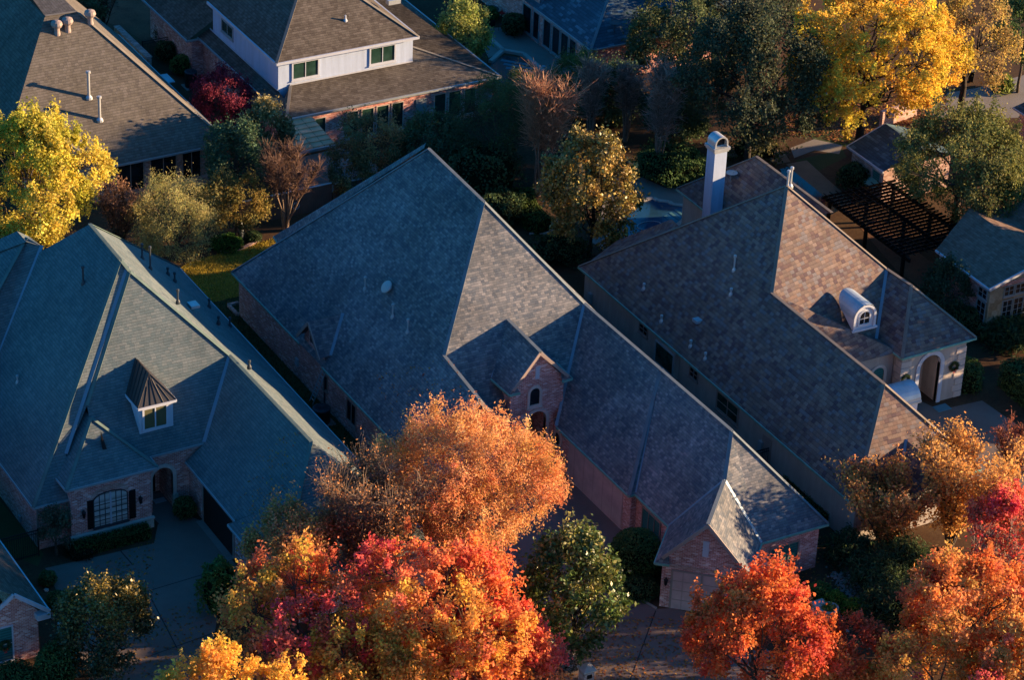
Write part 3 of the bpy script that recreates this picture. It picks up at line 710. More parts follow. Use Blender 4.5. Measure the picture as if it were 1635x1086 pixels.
    f.poly([P3(i0, yf, z0-.3), P3(i0, yf, ez), P3(i0, bl.y, ez)]); f.poly([P3(i1, yf, z0-.3), P3(i1, yf, ez), P3(i1, bl.y, ez)])
    f.bar(ea-V((0, 0, .07)), eb-V((0, 0, .07)), .12, .14); f.bar(ea-V((0, 0, .07)), bl-V((0, 0, .07)), .1, .14); f.bar(eb-V((0, 0, .07)), br-V((0, 0, .07)), .1, .14)
    f.build('dormer_wall', M['trim'], D)
    f = MB(); w0 = df.pix(230, 660)[0]; w1 = df.pix(265, 650)[0]; zb = z0+.28; zt3 = ez-.28
    fbox(f, df, w0-.12, w0, zb-.12, zt3+.1, 0, .06); fbox(f, df, w1, w1+.12, zb-.12, zt3+.1, 0, .06); fbox(f, df, w0, w1, zt3, zt3+.1, 0, .06); fbox(f, df, w0, w1, zb-.12, zb, 0, .06); fbox(f, df, (w0+w1)/2-.035, (w0+w1)/2+.035, zb, zt3, 0.015, .06)
    f.cur = 1; f.quad(df.pt(w0, zb, .012), df.pt(w1, zb, .012), df.pt(w1, zt3, .012), df.pt(w0, zt3, .012))
    f.build('dormer_window', [M['trim'], M['screen']], D)
    # fittings
    lp = (FL, Rf, R0); rp = (R0, BR, GEr)
    pipe(A, onpl(133, 452, *lp), 1.0, .06, 'vent_dark'); pipe(A, onpl(28, 611, *lp), .35, .05, 'gutter')
    for q, h in (((227, 412), .85), ((240, 428), 1.35), ((268, 437), .3), ((279, 448), .45), ((284, 482), .7), ((334, 489), .4), ((349, 515), .3), ((367, 520), .45), ((398, 586), .3)):
        pipe(A, onpl(*q, *rp), h, .055, 'vent_dark')
    m = MB(); p = onpl(309, 490, *rp); m.box(p+V((0, 0, .14)), .55, .7, .16); m.build('flat_roof_vent', M['galv'], A)
    m = MB(); bp = (b1, b2, ap); p = onpl(164, 712, *bp); m.poly([p+V((-.1, -.25, -.1)), p+V((.12, -.3, -.1)), p+V((0, .25, .9))]); m.poly([p+V((.12, -.3, -.1)), p+V((.05, .3, 0)), p+V((0, .25, .9))]); m.poly([p+V((-.1, -.25, -.1)), p+V((0, .3, 0)), p+V((0, .25, .9))])
    m.build('roof_fin', M['darkwood'], A)
    # two wall fittings on the left side
    m = MB(); lf = Left(LX); u, z = lf.pix(33, 828); fbox(m, lf, u-.12, u+.12, z-.2, z+.2, 0, .12); m.build('meter_box', M['gutter'], A)
    m = MB(); m.bar(V((LX-.05, FY-.06, 0)), V((LX-.05, FY-.06, E0-.1)), .09, .09, (0, 1, 0)); m.build('downspout', M['taupe'], A)
    return A
house_left()

# ================================================================== HOUSE C (right)
def house_right():
    C = empty('stucco_house', (13, -12, 0), 'stucco house with a mottled brown shingle roof and a tall white chimney', 'house', 'suburban houses among the trees')
    p = 1.04; CB = P3(5.9, 1.92, E0); CFL = P3(5.9, -29.7, E0)
    lp = (CB, CFL, P3(6.9, 0, E0+p))
    A1 = onpl(1255, 297, *lp); HL = onpl(1232, 468, *lp); G1 = onpl(1411, 613, *lp)
    A1 = P3(14.5, A1.y, A1.z)
    CFR = P3(15.0, -29.7, E0); ec = 4.15
    CEa = P3(12.4, -17.75, ec); CEb = P3(17.45, -17.75, ec)
    VT = atx(1416, 427, 19.95); PA = atx(1455, 459, 20.1); PA.z = VT.z = (PA.z+VT.z)/2
    PL = at(1440.4, 573, 4.2); PR = at(1558.9, 539.6, 4.2); PLk = at(1399, 542, 4.2); PRk = P3(23.0, 1.9, 4.2)
    CBR = P3(23.0, 1.92, E0)
    faces = [[CB, CFL, G1, HL], [CB, HL, A1], [A1, HL, CEa, CEb, PLk, VT], [HL, G1, CFR, CEa], [G1, CFL, CFR],
             [VT, PLk, PL, PA], [PA, PL, PR], [VT, PA, PR, PRk, A1], [CB, A1, PRk]]
    # gable at the front of the garage wing
    gf = (G1, CFL, CFR); gk = onpl(1447, 703, *gf); gr = P3(gk.x, -31.2, gk.z)
    faces += [[gk, gr, P3(gk.x-1.7, -31.2, E0)], [gk, P3(gk.x-1.7, -31.2, E0), onpl(1440, 750, *gf)], [gk, gr, P3(gk.x+1.7, -31.2, E0), P3(gk.x+1.7, -29.7, E0)]]
    # rear wing behind the chimney
    K0 = at(1080, 301, E0); K1 = K0+V((0, -6.5, 0)); kr = P3(K0.x+4.6, K0.y-4.3, 0); kr = onpl(1208, 250, K0, K1, K0+V((1, 0, 1.04)))
    kr2 = kr+V((0, -9, 0)); K2 = P3(kr.x+(kr.z-E0)/1.1, K0.y, E0)
    faces += [[K0, K1, kr2, kr], [K0, kr, K2], [K2, kr, kr2, P3(K2.x, K1.y, E0)]]
    faces += [[at(985, 384, E0), at(938, 420, E0), at(1084, 361, 5.4), at(1072, 350, 5.2)]]
    roof(C, faces, 'brown')
    eaves(C, [(CB, CFL), (CEa, PLk), (PLk, PL), (PL, PR), (PR, PRk), (CFL, CFR), (K0, K1)], 'copper', .11, .13)
    caps(C, [(CB, A1), (A1, HL), (HL, G1), (G1, CFL), (G1, CFR), (A1, VT), (VT, PA), (PA, PL), (PA, PR), (kr, kr2), (K0, kr)], 'cap_brown', .22, .035)
    valleys(C, [(VT, PLk), (gk, onpl(1440, 750, *gf))], .2)
    w = MB()
    walls(w, [(6.25, 1.6), (6.25, -29.4), (14.7, -29.4), (14.7, -17.4)], 0, E0-.05); walls(w, [(22.7, -17.9), (22.7, 1.6), (6.25, 1.6)], 0, E0)
    walls(w, [(14.7, -17.4), (PL.x+.3, -17.4)], 0, ec-.05)
    walls(w, [(K0.x+.35, K0.y-.4), (K0.x+.35, K1.y)], 0, E0-.05); walls(w, [(K0.x+.35, K0.y-.4), (K2.x-.3, K2.y-.4)], 0, E0-.05)
    # porch front with arch
    py = PL.y+.35; x0 = PL.x+.32; x1 = PR.x-.55
    pf = Front(py, x0); i0 = pf.pix(1467, 600)[0]; i1 = pf.pix(1500, 590)[0]; zt = pf.pix(1489, 566)[1]; rise = (i1-i0)/2
    arch_wall(w, pf, 0, x1-x0, 4.15, i0, i1, zt-rise, rise)
    walls(w, [(x0, py), (x0, -17.4)], 0, 4.15); walls(w, [(x1, py), (x1, -14)], 0, 4.15)
    for u in (i0, i1): w.quad(pf.pt(u, 0), pf.pt(u, 0, -1.6), pf.pt(u, zt, -1.6), pf.pt(u, zt-rise))
    w.quad(pf.pt(i0, 0, -1.6), pf.pt(i1, 0, -1.6), pf.pt(i1, zt, -1.6), pf.pt(i0, zt, -1.6))
    w.build('wall', M['stucco'], C)
    arch_trim(C, pf, i0, i1, 0, zt-rise, rise, .28, 'trim', .08)
    dm = MB(); fbox(dm, pf, i0+.35, i1-.35, .05, 2.4, -1.6, -1.54); dm.build('front_door', M['darkwood'], C)
    k = 0; z = 0.02; W_ = x1-x0
    while z < 3.6:
        q = .72 if k % 2 else .55; qm = MB(); fbox(qm, pf, .0, q, z, z+.4, .002, .05); lq = Left(x0, py); fbox(qm, lq, -(.55 if k % 2 else .7), .05, z, z+.4, .002, .05); qm.build('quoin', M['caststone'], C)
        qm = MB(); fbox(qm, pf, W_-q, W_+.03, z, z+.4, .002, .05); qm.build('quoin', M['caststone'], C); z += .46; k += 1
    nf = Front(-17.4); window(C, nf, 15.8, 16.7, 1.0, 2.7, rise=.45, gm='glass_teal', fm='caststone', fw=.2)
    # left side openings
    lw = Left(6.25)
    window_px(C, lw, (1022.5, 515), (1033.5, 538), cols=2, rows=2, fm='taupe', fw=.06)
    window_px(C, lw, (1103, 585), (1113.5, 609), cols=2, rows=2, fm='taupe', fw=.06)
    window_px(C, lw, (1147, 625), (1177, 678), cols=2, rows=2, fm='taupe', gm='glass_green', fw=.09)
    u0, z1 = lw.pix(1056, 543); u1, z0 = lw.pix(1081, 598)
    bw = Left(6.25-.35); m = MB(); fbox(m, lw, u0-.15, u1+.15, z0-.25, min(z1+.12, 2.95), 0, .35); m.build('bay_window_box', M['stucco'], C)
    window(C, bw, u0, u1, z0, min(z1, 2.8), fm='gutter', gm='glass_green', fw=.08, name='bay_window')
    dmm = MB(); u0 = lw.pix(1219, 690)[0]; u1 = lw.pix(1233, 705)[0]; fbox(dmm, lw, u0, u1, 0, 2.3, 0, .04); dmm.build('side_door', M['taupe'], C)
    # dormer with barrel roof
    D = bpy.data.objects.new('dormer', None); COL.objects.link(D); D.parent = C
    cpn = (A1, HL, (CEa+CEb)/2)
    q0 = onpl(1360.5, 526.5, *cpn); q1 = onpl(1396, 518, *cpn); D.location = V(q0)-V(C.location); yf = (q0.y+q1.y)/2; df = Front(yf)
    u0 = q0.x; u1 = q1.x; zb = min(q0.z, q1.z)-.05; zt = df.pix(1386.5, 484)[1]; r = (u1-u0)/2+.06; zs = zt-r
    slope = 0.9
    f = MB(); a = arch_pts(u0-.06, u1+.06, zs, zs, r, 14)[1:-1]
    for (ua, za), (ub, zb_) in zip(a, a[1:]):
        f.quad(df.pt(ua, za, .12), df.pt(ub, zb_, .12), P3(ub, yf+(zb_-zb)/slope+.3, zb_), P3(ua, yf+(za-zb)/slope+.3, za))
    f.build('dormer_roof', M['zinc'], D)
    f = MB(); f.poly([df.pt(u, z) for u, z in arch_pts(u0, u1, zb, zs, r-.06)])
    for u in (u0, u1): f.poly([P3(u, yf, zb), P3(u, yf, zs), P3(u, yf+(zs-zb)/slope+.3, zs)])
    a = arch_pts(u0, u1, zs, zs, r-.05, 12)[1:-1]; b = arch_pts(u0+.16, u1-.16, zs, zs, r-.21, 12)[1:-1]
    for i in range(len(a)-1): f.quad(df.pt(*a[i], .11), df.pt(*a[i+1], .11), df.pt(*b[i+1], .11), df.pt(*b[i], .11)); f.quad(df.pt(*b[i], 0), df.pt(*b[i+1], 0), df.pt(*b[i+1], .11), df.pt(*b[i], .11))
    fbox(f, df, u0, u0+.16, zb, zs, 0, .11); fbox(f, df, u1-.16, u1, zb, zs, 0, .11); fbox(f, df, u0-.1, u1+.1, zb-.08, zb+.04, 0, .2)
    f.build('dormer_wall', M['trim'], D)
    c = (u0+u1)/2; f = MB(); a = arch_pts(c-.36, c+.36, zb+.32, zs, .36); b = arch_pts(c-.46, c+.46, zb+.32, zs, .46)
    for i in range(len(a)-1): f.quad(df.pt(*a[i], .06), df.pt(*a[i+1], .06), df.pt(*b[i+1], .06), df.pt(*b[i], .06)); f.quad(df.pt(*b[i], 0), df.pt(*b[i+1], 0), df.pt(*b[i+1], .06), df.pt(*b[i], .06))
    fbox(f, df, c-.46, c+.46, zb+.22, zb+.32, 0, .08); fbox(f, df, c-.02, c+.02, zb+.32, zs+.34, .015, .04); fbox(f, df, c-.36, c+.36, zs-.15, zs-.11, .016, .038)
    f.cur = 1; f.poly([df.pt(u, z, .012) for u, z in a]); f.build('dormer_window', [M['trim'], M['glass']], D)
    # chimney
    ch = MB(); b0 = onpl(1121.5, 352, K0, K1, kr); 
    g = aty(1122, 350, b0.y); yc = g.y; xl = aty(1127.5, 240, yc).x; zc = aty(1127.5, 238, yc).z
    yf = None
    # front face is the plane nearest the viewer (facing -Y), left face looks -X
    cor = at(1141.8, 245, zc); lft = at(1128, 236, zc); rgt = at(1161.5, 241, zc)
    cw = (rgt-cor).length; cd = (lft-cor).length; xc = cor.x+cw/2; yc = cor.y+cd/2
    ch.box((xc, yc, (2.5+zc)/2), cw, cd, zc-2.5); cho = ch.build('chimney', M['stucco_white'], C)
    ch = MB(); ch.box((xc, yc, zc+.07), cw+.16, cd+.16, .14); ch.box((xc, yc, zc+.24), cw+.3, cd+.3, .2)
    r = (cw+.06)/2; z0 = zc+.34; y0 = yc-cd/2-.02; y1 = yc+cd/2+.02; cf = Front(y0)
    ar = arch_pts(xc-r, xc+r, z0, z0+.28, r, 14); ri = arch_pts(xc-r+.1, xc+r-.1, z0+.06, z0+.28, r-.1, 14)
    for i in range(len(ar)-1):
        ch.quad((ar[i][0], y0, ar[i][1]), (ar[i+1][0], y0, ar[i+1][1]), (ar[i+1][0], y1, ar[i+1][1]), (ar[i][0], y1, ar[i][1]))
        ch.quad((ar[i][0], y0, ar[i][1]), (ar[i+1][0], y0, ar[i+1][1]), (ri[i+1][0], y0, ri[i+1][1]), (ri[i][0], y0, ri[i][1]))
        ch.quad((ri[i][0], y0, ri[i][1]), (ri[i+1][0], y0, ri[i+1][1]), (ri[i+1][0], y0+.3, ri[i+1][1]), (ri[i][0], y0+.3, ri[i][1]))
    ch.cur = 1; ch.poly([(u, y0+.3, z) for u, z in ri])
    ch.build('chimney_cap', [M['galv'], M['black']], cho)
    # barrel roofed bay on the courtyard side
    q = at(1470.5, 640, 2.5); xe = q.x; ya = q.y; rr = .95; by = ya+rr
    f = MB(); a = [(by-rr*math.cos(math.pi*i/12), 2.5+rr*.95*math.sin(math.pi*i/12)) for i in range(13)]
    for (y_a, z_a), (y_b, z_b) in zip(a, a[1:]): f.quad((xe, y_a, z_a), (xe, y_b, z_b), (14.0, y_b, z_b), (14.0, y_a, z_a))
    f.poly([(xe, y, z) for y, z in a]); f.bar((xe, ya, 2.46), (14.2, ya, 2.46), .12, .12); f.bar((xe, ya, 2.46), (xe, ya+2*rr, 2.46), .12, .12)
    f.build('barrel_canopy', M['zinc'], C)
    f = MB(); f.box(((xe+14.7)/2-.1, by, 1.2), xe-14.7-.1, 2*rr-.2, 2.4); f.build('bay_box', M['stucco_white'], C)
    # wreaths are separate things; fittings
    for q, h in (((1172, 431), .9), ((1167, 470), .3), ((1056, 513), .3), ((1102.5, 553), .3), ((1126, 573), .3), ((1028, 461), .25)): pipe(C, onpl(*q, *lp), h, .055, 'galv')
    m = MB(); m.box(onpl(1114, 514, *lp)+V((0, 0, .1)), .5, .5, .2); m.build('flat_roof_vent', M['zinc'], C)
    for q, h in (((1257, 300), 1.1), ((1262, 297), 1.2)): 
        a = at(q[0], q[1], A1.z-.2); pipe(C, a, h, .07, 'galv')
    kp = (K0, K1, kr); d = onpl(1166, 289, *kp); m = MB(); m.tube(d, d+V((0, 0, .55)), .035, n=6)
    m.lathe(d+V((0, -.1, .55)), [(0.02, -.02), (.26, .04), (.4, .14), (.41, .15)], 14); m.tube(d+V((0, -.1, .6)), d+V((.1, -.45, 1.0)), .02, n=6); m.build('satellite_dish', M['dish'], C)
    for q in ((945, 475), (1218, 712)):
        m = MB(); u, z = lw.pix(*q); fbox(m, lw, u-.25, u+.1, max(z-.4, .6), max(z+.3, 1.3), 0, .2); m.build('meter_box', M['gutter'], C)
    return C, lw, pf
HC, HC_LW, HC_PF = house_right()

# ================================================================== HOUSE E (white upper storey, top)
def house_white():
    Eh = empty('two_storey_house', (6, 38, 0), 'two-storey house with white upper walls over a brick ground floor, brown shingle roofs', 'house', 'suburban houses among the trees')
    zu = 6.0; L0 = at(441.2, 101.7, zu); Rr = at(668.8, 58.2, zu); B0 = at(332, 4, zu)
    X0 = L0.x; Y0 = (L0.y+Rr.y)/2; X1 = Rr.x; Y1 = B0.y+.2
    w0 = P3(X0, Y0, zu); w1 = P3(X1, Y0, zu); w2 = P3(X1, Y1, zu); w3 = P3(X0, Y1, zu)
    pu = .62; run = (X1-X0)/2
    ap = onpl(473, 0, w0, w1, w0+V((0, 1, pu))); ps = (ap.z-zu)/(ap.x-X0)
    zr = zu+run*ps; yr = Y0+(zr-zu)/pu; xr = (X0+X1)/2
    r0 = P3(xr, yr, zr); r1 = P3(xr, max(Y1-(yr-Y0), yr+.3), zr)
    roof(Eh, [[w0, w1, r0], [w3, w0, r0, r1], [w1, w2, r1, r0], [w2, w3, r1]], 'umber', 'upper_roof')
    caps(Eh, [(w0, r0), (w1, r0), (r0, r1)], 'cap_tan', .22, .035)
    eaves(Eh, [(w0, w1), (w0, w3), (w1, w2)], 'trim', .12, .2)
    # lower roof
    ex = -2.0; ey = 29.68; rx = 15.45; wl = X0+.32; wf = Y0+.35; wr = X1-.3
    zf = aty(472, 134, wf).z; pf = (zf-E0)/(wf-ey)
    a = P3(ex, ey, E0); b = P3(rx, ey, E0); c = P3(ex, 45.2, E0)
    hz = 7.3; hy = ey+(hz-E0)/pf; hx = rx-(hy-ey)*.95
    h = P3(hx, hy, hz)
    zl = E0+.55; 
    fwl = P3(wl, wf, zf); 
    faces = [[a, b, h, P3(wr, hy, hz), P3(wr, wf, zf), P3(wl+1.0, wf, zf)], [a, P3(wl+1.0, wf, zf), P3(wl, wf-1.0, zf-.45)], [a, P3(wl, wf-1.0, zf-.45), P3(wl, wf, zl), P3(wl, 45.2, zl), c], [b, P3(rx, 52, E0), P3(hx, 52, hz), h], [P3(wr, hy, hz), h, P3(hx, 52, hz), P3(wr, 52, hz)]]
    c2 = P3(-3.0, 44.9, E0); c3 = P3(-3.0, 53.5, E0); faces += [[c2, c3, P3(2, 53.5, E0+3), P3(2, 44.9, E0+3)]]
    roof(Eh, faces, 'umber', 'lower_roof')
    caps(Eh, [(b, h), (a, P3(wl+1.0, wf, zf))], 'cap_tan', .22, .035)
    eaves(Eh, [(a, b), (a, c), (b, P3(rx, 52, E0)), (c2, c3), (c2, P3(-1.9, 44.9, E0))], 'gutter', .12, .15)
    w = MB(); walls(w, [(wl, Y1-.3), (wl, wf), (wr, wf), (wr, Y1-.3)], E0-.4, zu-.05, True); w.build('upper_wall', M['stucco_white'], Eh)
    t = MB(); t.bar(P3(wl+.9, wf-.05, zf+.06), P3(wr, wf-.05, zf+.06), .06, .1); t.bar(P3(wl-.05, wf, zl+.06), P3(wl-.05, 45, zl+.06), .06, .1); t.build('flashing_trim', M['trim'], Eh)
    uf = Front(wf)
    for q0, q1 in (((468, 101.5), (507, 118)), ((592, 77.5), (629, 94.5))):
        u0, z1 = uf.pix(*q0); u1, z0 = uf.pix(*q1)
        window(Eh, uf, u0, u1, max(z0, zf+.25), min(z1, zu-.35), cols=2, fm='trim', gm='glass_green', fw=.12, sill=True)
    lf = Left(wl); u0, z1 = lf.pix(355, 30); u1, z0 = lf.pix(372, 62)
    window(Eh, lf, u0, u1, max(z0, zl+.4), min(z1, zu-.3), cols=2, fm='gutter', gm='glass_green', fw=.09)
    w = MB(); walls(w, [(-2.55, 53), (-2.55, 45.1), (-1.62, 45.1), (-1.62, 30.1), (15.0, 30.1), (15.0, 52)], 0, E0-.05); w.build('lower_wall', M['brick'], Eh)
    gf = Front(30.1)
    for x0, x1, yt, yb in ((503, 519, 188, 216), (554, 571, 177, 208), (578, 596, 172, 204), (602, 620, 167, 199), (626, 643, 163, 195), (694, 711, 151, 182), (717, 735, 146, 184), (742, 759, 141, 170)):
        u0 = gf.pix(x0, yt)[0]; u1 = gf.pix(x1, yt)[0]; window(Eh, gf, u0, u1, .45, 2.45, fm='caststone', gm='glass_green', fw=.06, rows=1)
    m = MB(); u0 = gf.pix(664, 160)[0]; fbox(m, gf, u0, u0+.9, 0, 2.4, 0, .06); m.build('back_door', M['gutter'], Eh)
    # standing seam patio cover
    q0 = at(487, 187, 2.95); q1 = at(537, 230, 2.55); xa = q0.x; xb = (q1.x+q0.x)/2; f = MB()
    xw = -3.0
    f.quad((xw, 29.9, 2.98), (q1.x, 29.9, 2.98), (q1.x, q1.y, 2.5), (xw, q1.y, 2.5))
    yy = 29.6
    while yy > q1.y: f.bar((xw, yy, 2.5+.48*(yy-q1.y)/(29.9-q1.y)+.03), (q1.x, yy, 2.5+.48*(yy-q1.y)/(29.9-q1.y)+.03), .05, .07); yy -= .62
    f.build('patio_cover', M['tan_seam'], Eh)
    f = MB(); f.bar((xw, q1.y, 2.45), (q1.x, q1.y, 2.45), .12, .2); f.bar((q1.x-.1, q1.y, 0), (q1.x-.1, q1.y, 2.4), .14, .14, (0, 1, 0)); f.bar((xw+.1, q1.y, 0), (xw+.1, q1.y, 2.4), .14, .14, (0, 1, 0)); f.build('patio_cover_frame', M['gutter'], Eh)
    lwf = Left(-1.62); m = MB(); u0 = lwf.pix(352, 92)[0]; fbox(m, lwf, u0-.3, u0+.6, .2, 2.4, 0, .06); m.build('side_door', M['gutter'], Eh)
    pipe(Eh, onpl(551.5, 32, w0, w1, r0), .42, .06, 'trim', False)
    m = MB(); p = at(628, 1, hz); m.box(p, 1.0, .5, .35); m.build('flat_roof_vent', M['galv'], Eh)
    return Eh
house_white()

# ================================================================== HOUSE D (tan roof, top left)
def house_tan():
    D = empty('brick_house', (-13, 32, 0), 'pale brick house with a sunlit tan shingle roof carrying two tall silver flue pipes', 'house', 'suburban houses among the trees')
    c0 = at(163.3, 266.7, E0); y0 = 28.0; c1 = P3(at(367, 228, E0).x, y0, E0); c0 = P3(-16.7, y0, E0)
    fp = (c0, c1, c0+V((0, 1, .9)))
    a = onpl(72, 25, *fp); b = onpl(123, 18, *fp); v = onpl(28, 170, *fp)
    rr = P3(b.x, b.y+12, b.z); e1 = P3(c1.x, 48, E0)
    q = P3(v.x-(v.z-E0)/1.0, v.y-.3, E0); 
    faces = [[c0, c1, b, a, v], [b, c1, e1, rr], [a, v, q, P3(q.x, 62, E0), P3(a.x, 62, a.z)], [a, b, rr, P3(a.x+2.2, 62, a.z)]]
    k = onpl(248, 127, *fp)
    roof(D, faces, 'tan')
    caps(D, [(a, b), (b, c1), (c0, v)], 'cap_tan', .22, .035)
    eaves(D, [(c0, c1), (c1, e1)], 'gutter', .1, .14)
    w = MB(); walls(w, [(c0.x+.1, 32.0), (c0.x+.3, y0+.4), (c1.x-.3, y0+.4), (c1.x-.3, 47)], 0, E0-.05)
    w.poly([(c0.x+.1, 32.0, 0), (c0.x+.1, 32.0, 3), (v.x+.3, v.y+.5, v.z-.3), (v.x+.3, v.y+.5, 0)])
    w.quad((c0.x+.3, y0+.4, 0), (c0.x+.3, y0+.4, 3.0), (v.x+.3, v.y+.6, v.z-.4), (v.x+.3, v.y+.6, 0))
    w.build('wall', M['brick_pale'], D)
    ff = Front(y0+.4)
    for x0, x1 in ((188, 229), (241, 281), (292, 320)):
        u0 = ff.pix(x0, 280)[0]; u1 = ff.pix(x1, 280)[0]; window(D, ff, u0, u1, .75, 2.75, cols=2, fm='taupe', gm='glass', fw=.07)
    m = MB(); fbox(m, ff, c0.x+.3, c1.x-.3, .45, .6, 0, .1); m.build('brick_ledge', M['brick_pale'], D)
    pipe(D, onpl(142, 155, *fp), 1.85, .10, 'galv'); pipe(D, onpl(159.3, 190.7, *fp), 1.65, .10, 'galv')
    for px, py in ((91, 51), (108, 46), (144, 34)):
        p = onpl(px, py, *fp); m = MB(); m.lathe(p, [(.26, -.2), (.2, .1), (.2, .34), (.34, .42), (.42, .6), (.36, .8), (.12, .92)], 14); m.build('turbine_vent', M['taupe'], D)
    m = MB(); m.bar(V((c0.x+.22, y0+.32, 0)), V((c0.x+.22, y0+.32, E0-.1)), .09, .09, (0, 1, 0)); m.build('downspout', M['darkwood'], D)
    rp = (b, c1, e1); m = MB(); s = onpl(267, 127, *rp); m.box(s+V((0, 0, .1)), .6, 1.5, .08); m.build('skylight', M['zinc'], D)
house_tan()

# ================================================================== small corner house bottom left (F)
def house_corner():
    F = empty('brick_house', (-42, -20, 0), 'brown-roofed brick house with a wreathed teal window in the lower left corner', 'house', 'suburban houses among the trees')
    ez = 3.0; e0 = at(79, 976, ez); ex = e0.x; yf = e0.y
    pk = aty(22, 951, yf-.1); pk = aty(22, 951, yf)
    rx = -44.6; p = .8; rz = ez+(ex-rx)*p
    lo = pk.x; 
    faces = [[P3(ex, yf, ez), P3(ex, 0, ez), P3(rx, 0, rz), P3(rx, yf, rz)], [P3(rx, yf, rz), P3(rx, 0, rz), P3(2*rx-ex, 0, ez), P3(2*rx-ex, yf, ez)]]
    roof(F, faces, 'umber')
    eaves(F, [(P3(ex, yf, ez), P3(ex, 0, ez))], 'zinc', .12, .14)
    m = MB(); wy = yf+.35
    pkz = pk.z-.1
    # boxed verge boards
    m.bar(P3(ex, yf, ez-.02), P3(pk.x, yf, pk.z), .1, .22); m.bar(P3(pk.x, yf, pk.z), P3(pk.x-3, yf, pk.z-2.2), .1, .22); m.box((ex-.35, yf+.15, ez-.25), .75, .5, .34)
    m.build('verge_board', M['trim'], F)
    w = MB(); wx = ex-.55; walls(w, [(wx, 0), (wx, wy)], 0, ez-.05)
    w.poly([(wx, wy, 0), (wx, wy, ez), (pk.x, wy, pk.z-.15), (pk.x-3, wy, pk.z-2.3), (pk.x-6, wy, pk.z-2.3), (pk.x-6, wy, 0)]); w.build('wall', M['brick'], F)
    ff = Front(wy); u1, z1 = ff.pix(18, 1000); z0 = .35
    window(F, ff, u1-1.8, u1, .3, z1, rows=2, fm='trim', gm='glass_teal', fw=.08)
    return ff
HF_FR = house_corner()

